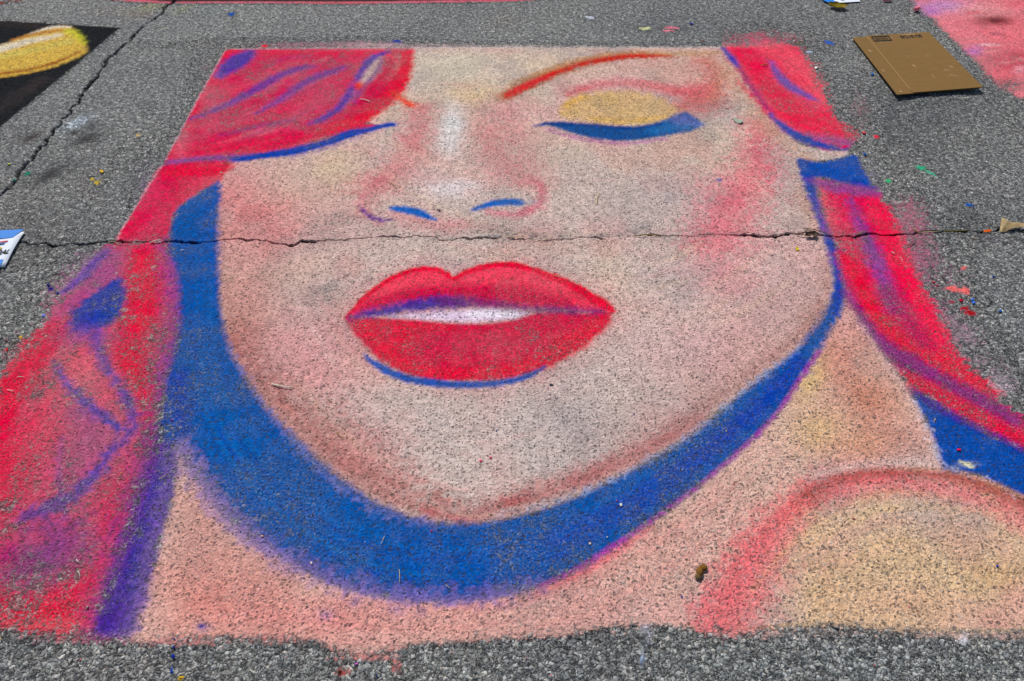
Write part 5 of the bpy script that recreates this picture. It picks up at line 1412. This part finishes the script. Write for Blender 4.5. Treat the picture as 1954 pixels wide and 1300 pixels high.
# debris lodged in the joint
DEB = [((966, 455), (1000, 454), 2.0, M_STRAW, 'tan grass blade lying in the joint below the nose'), ((1004, 459), (1040, 461), 1.6, M_PALE, 'pale grass blade along the joint right of the nose'),
       ((1030, 462), (1056, 454), 1.4, M_STRAW, 'tan grass blade crossing the joint right of the nose'), ((1208, 451.5), (1262, 450), 2.0, M_OLIVE, 'olive grass blade lying in the joint on the cheek'),
       ((1332, 450), (1352, 449), 1.6, M_TWIG, 'short brown stem in the joint under the pink cheek'), ((1383, 448), (1440, 447), 1.6, M_TWIG, 'curved dark stem along the joint beside the pink cheek'),
       ((1531, 437), (1588, 453), 2.6, M_TWIG, 'long dry stem slanting over the joint onto the blue jaw line'), ((1519, 450), (1542, 452), 2.6, M_TWIG, 'short brown stem beside the curled leaf bits in the joint'),
       ((1535, 440), (1562, 447), 1.8, M_OLIVE, 'olive stem beside the long dry stem at the jaw'), ((1633, 450), (1652, 444), 2.2, M_OLIVE, 'olive stem in the joint across the right hair'),
       ((1739, 437), (1753, 447), 2.4, M_OLIVE, 'olive stem standing out of the joint beside the right hair'), ((1750, 446), (1790, 444), 2.0, M_STRAW, 'tan grass blade in the joint right of the hair'),
       ((1800, 443), (1850, 440.5), 2.0, M_OLIVE, 'olive grass blade in the joint left of the orange chip'), ((208, 463), (228, 467), 1.6, M_STRAW, 'tan straw in the joint at the left hair'), ((285, 466), (308, 459), 2.0, M_PALE, 'pale straw over the joint beside the blue patch'),
       ((345, 480), (352, 479), 1.8, M_PALE, 'short pale straw below the joint on the blue patch')]
for (a, b_, wpx, mat, lab) in DEB:
    l, d = px_scale((a[0] + b_[0]) / 2, (a[1] + b_[1]) / 2)
    r = max(.0012, wpx * l * .42); A3, B3 = at(*a, 0), at(*b_, 0); n = 8; pts = []
    bend = rs.uniform(-.07, .07); side = np.array([-(B3 - A3)[1], (B3 - A3)[0], 0]) * bend
    for k in range(n):
        t = k / (n - 1)
        pts.append(A3 * (1 - t) + B3 * t + side * math.sin(math.pi * t) + np.array([0, 0, .0025 + r + .003 * math.sin(math.pi * t)]))
    ob = tube(pts, [r * (.6 + .4 * math.sin(math.pi * (k + .6) / n)) for k in range(n)], mat, 'grass_blade', 6)
    tag(ob, lab, 'grass blade', 'dry grass in the joint')
M_LEAFB = plain_mat('brown_leaf_bit', (134, 112, 98), .3, 60, .85)
for px, L, W, an, lab in [((1542, 452), .034, .024, .3, 'curled brown leaf bit left of its pair in the joint by the jaw'), ((1552, 451), .030, .022, 1.2, 'curled brown leaf bit right of its pair in the joint by the jaw')]:
    leaf('leaf_bit', px, L, W, an, M_LEAFB, lab, 'leaf bit', curl=.010, z=.004)['group'] = 'leaf bits in the joint'

# ------------------------------------------------------------------ chalk smears and crumbs on the pavement
_mats = {}
def chalk_mark_mat(c):
    if c not in _mats: _mats[c] = plain_mat('chalk_mark_%d' % len(_mats), c, .22, 160, .95, spec=.05)
    return _mats[c]
def smear(cx, cy, rx, ry, c, label, rot=0.0, rag=.45, nm='chalk_mark', z=.0030):
    r = random.Random(int(cx * 7 + cy)); n = 34 if rx > 8 else 16
    cr, sr = math.cos(math.radians(rot)), math.sin(math.radians(rot)); pts = []
    for k in range(n):
        a = 2 * math.pi * k / n
        f = 1 - rag * r.random() * (1.0 if k % 2 else .45)
        x, y = rx * f * math.cos(a), ry * f * math.sin(a)
        pts.append((cx + x * cr - y * sr, cy + x * sr + y * cr))
    bm = bmesh.new()
    cen = at(cx, cy, z + .0012)
    top = [bm.verts.new(at(x, y, z + r.uniform(-.0006, .0006))) for x, y in pts]
    bot = [bm.verts.new(at(x, y, z - .004)) for x, y in pts]
    cvt = bm.verts.new(cen)
    for k in range(n):
        bm.faces.new((top[k], top[(k + 1) % n], cvt))
        bm.faces.new((top[k], bot[k], bot[(k + 1) % n], top[(k + 1) % n]))
    bm.faces.new(bot[::-1])
    ob = obj_bm(nm, bm, chalk_mark_mat(c), None, False)
    return tag(ob, label, 'chalk mark', 'chalk marks on the pavement')
for (x, y, rx, ry, c, lab, rot) in SMEARS:
    if lab and max(rx, ry) < 5: smear(x, y, rx, ry, c, lab, rot)

# uncountable tiny crumbs
bm = bmesh.new(); rr = random.Random(21)
crumb_cols = [(30, 60, 160), (214, 60, 80), (226, 120, 126), (206, 180, 90), (40, 46, 60), (210, 206, 200)]
for ci_, c in enumerate(crumb_cols):
    bm = bmesh.new()
    for k in range(40):
        px, py = rr.uniform(-60, 2010), rr.uniform(8, 1296)
        p = at(px, py, .0022); s = rr.uniform(.0012, .0030)
        vs_ = [bm.verts.new((p[0] + s * math.cos(a) * rr.uniform(.6, 1.2), p[1] + s * math.sin(a) * rr.uniform(.6, 1.2), p[2])) for a in (0, 1.26, 2.5, 3.8, 5.0)]
        tp = bm.verts.new((p[0], p[1], p[2] + s * .9))
        for q in range(5): bm.faces.new((vs_[q], vs_[(q + 1) % 5], tp))
        bm.faces.new(vs_[::-1])
    ob = obj_bm('chalk_crumbs', bm, chalk_mark_mat(c), None, False)
    tag(ob, '%s chalk and grit crumbs scattered over the pavement' % ['blue', 'red', 'pink', 'yellow', 'dark', 'whitish'][ci_], 'crumbs', 'scattered crumbs', 'stuff')
print('verts', NV, 'objects', len(bpy.data.objects))
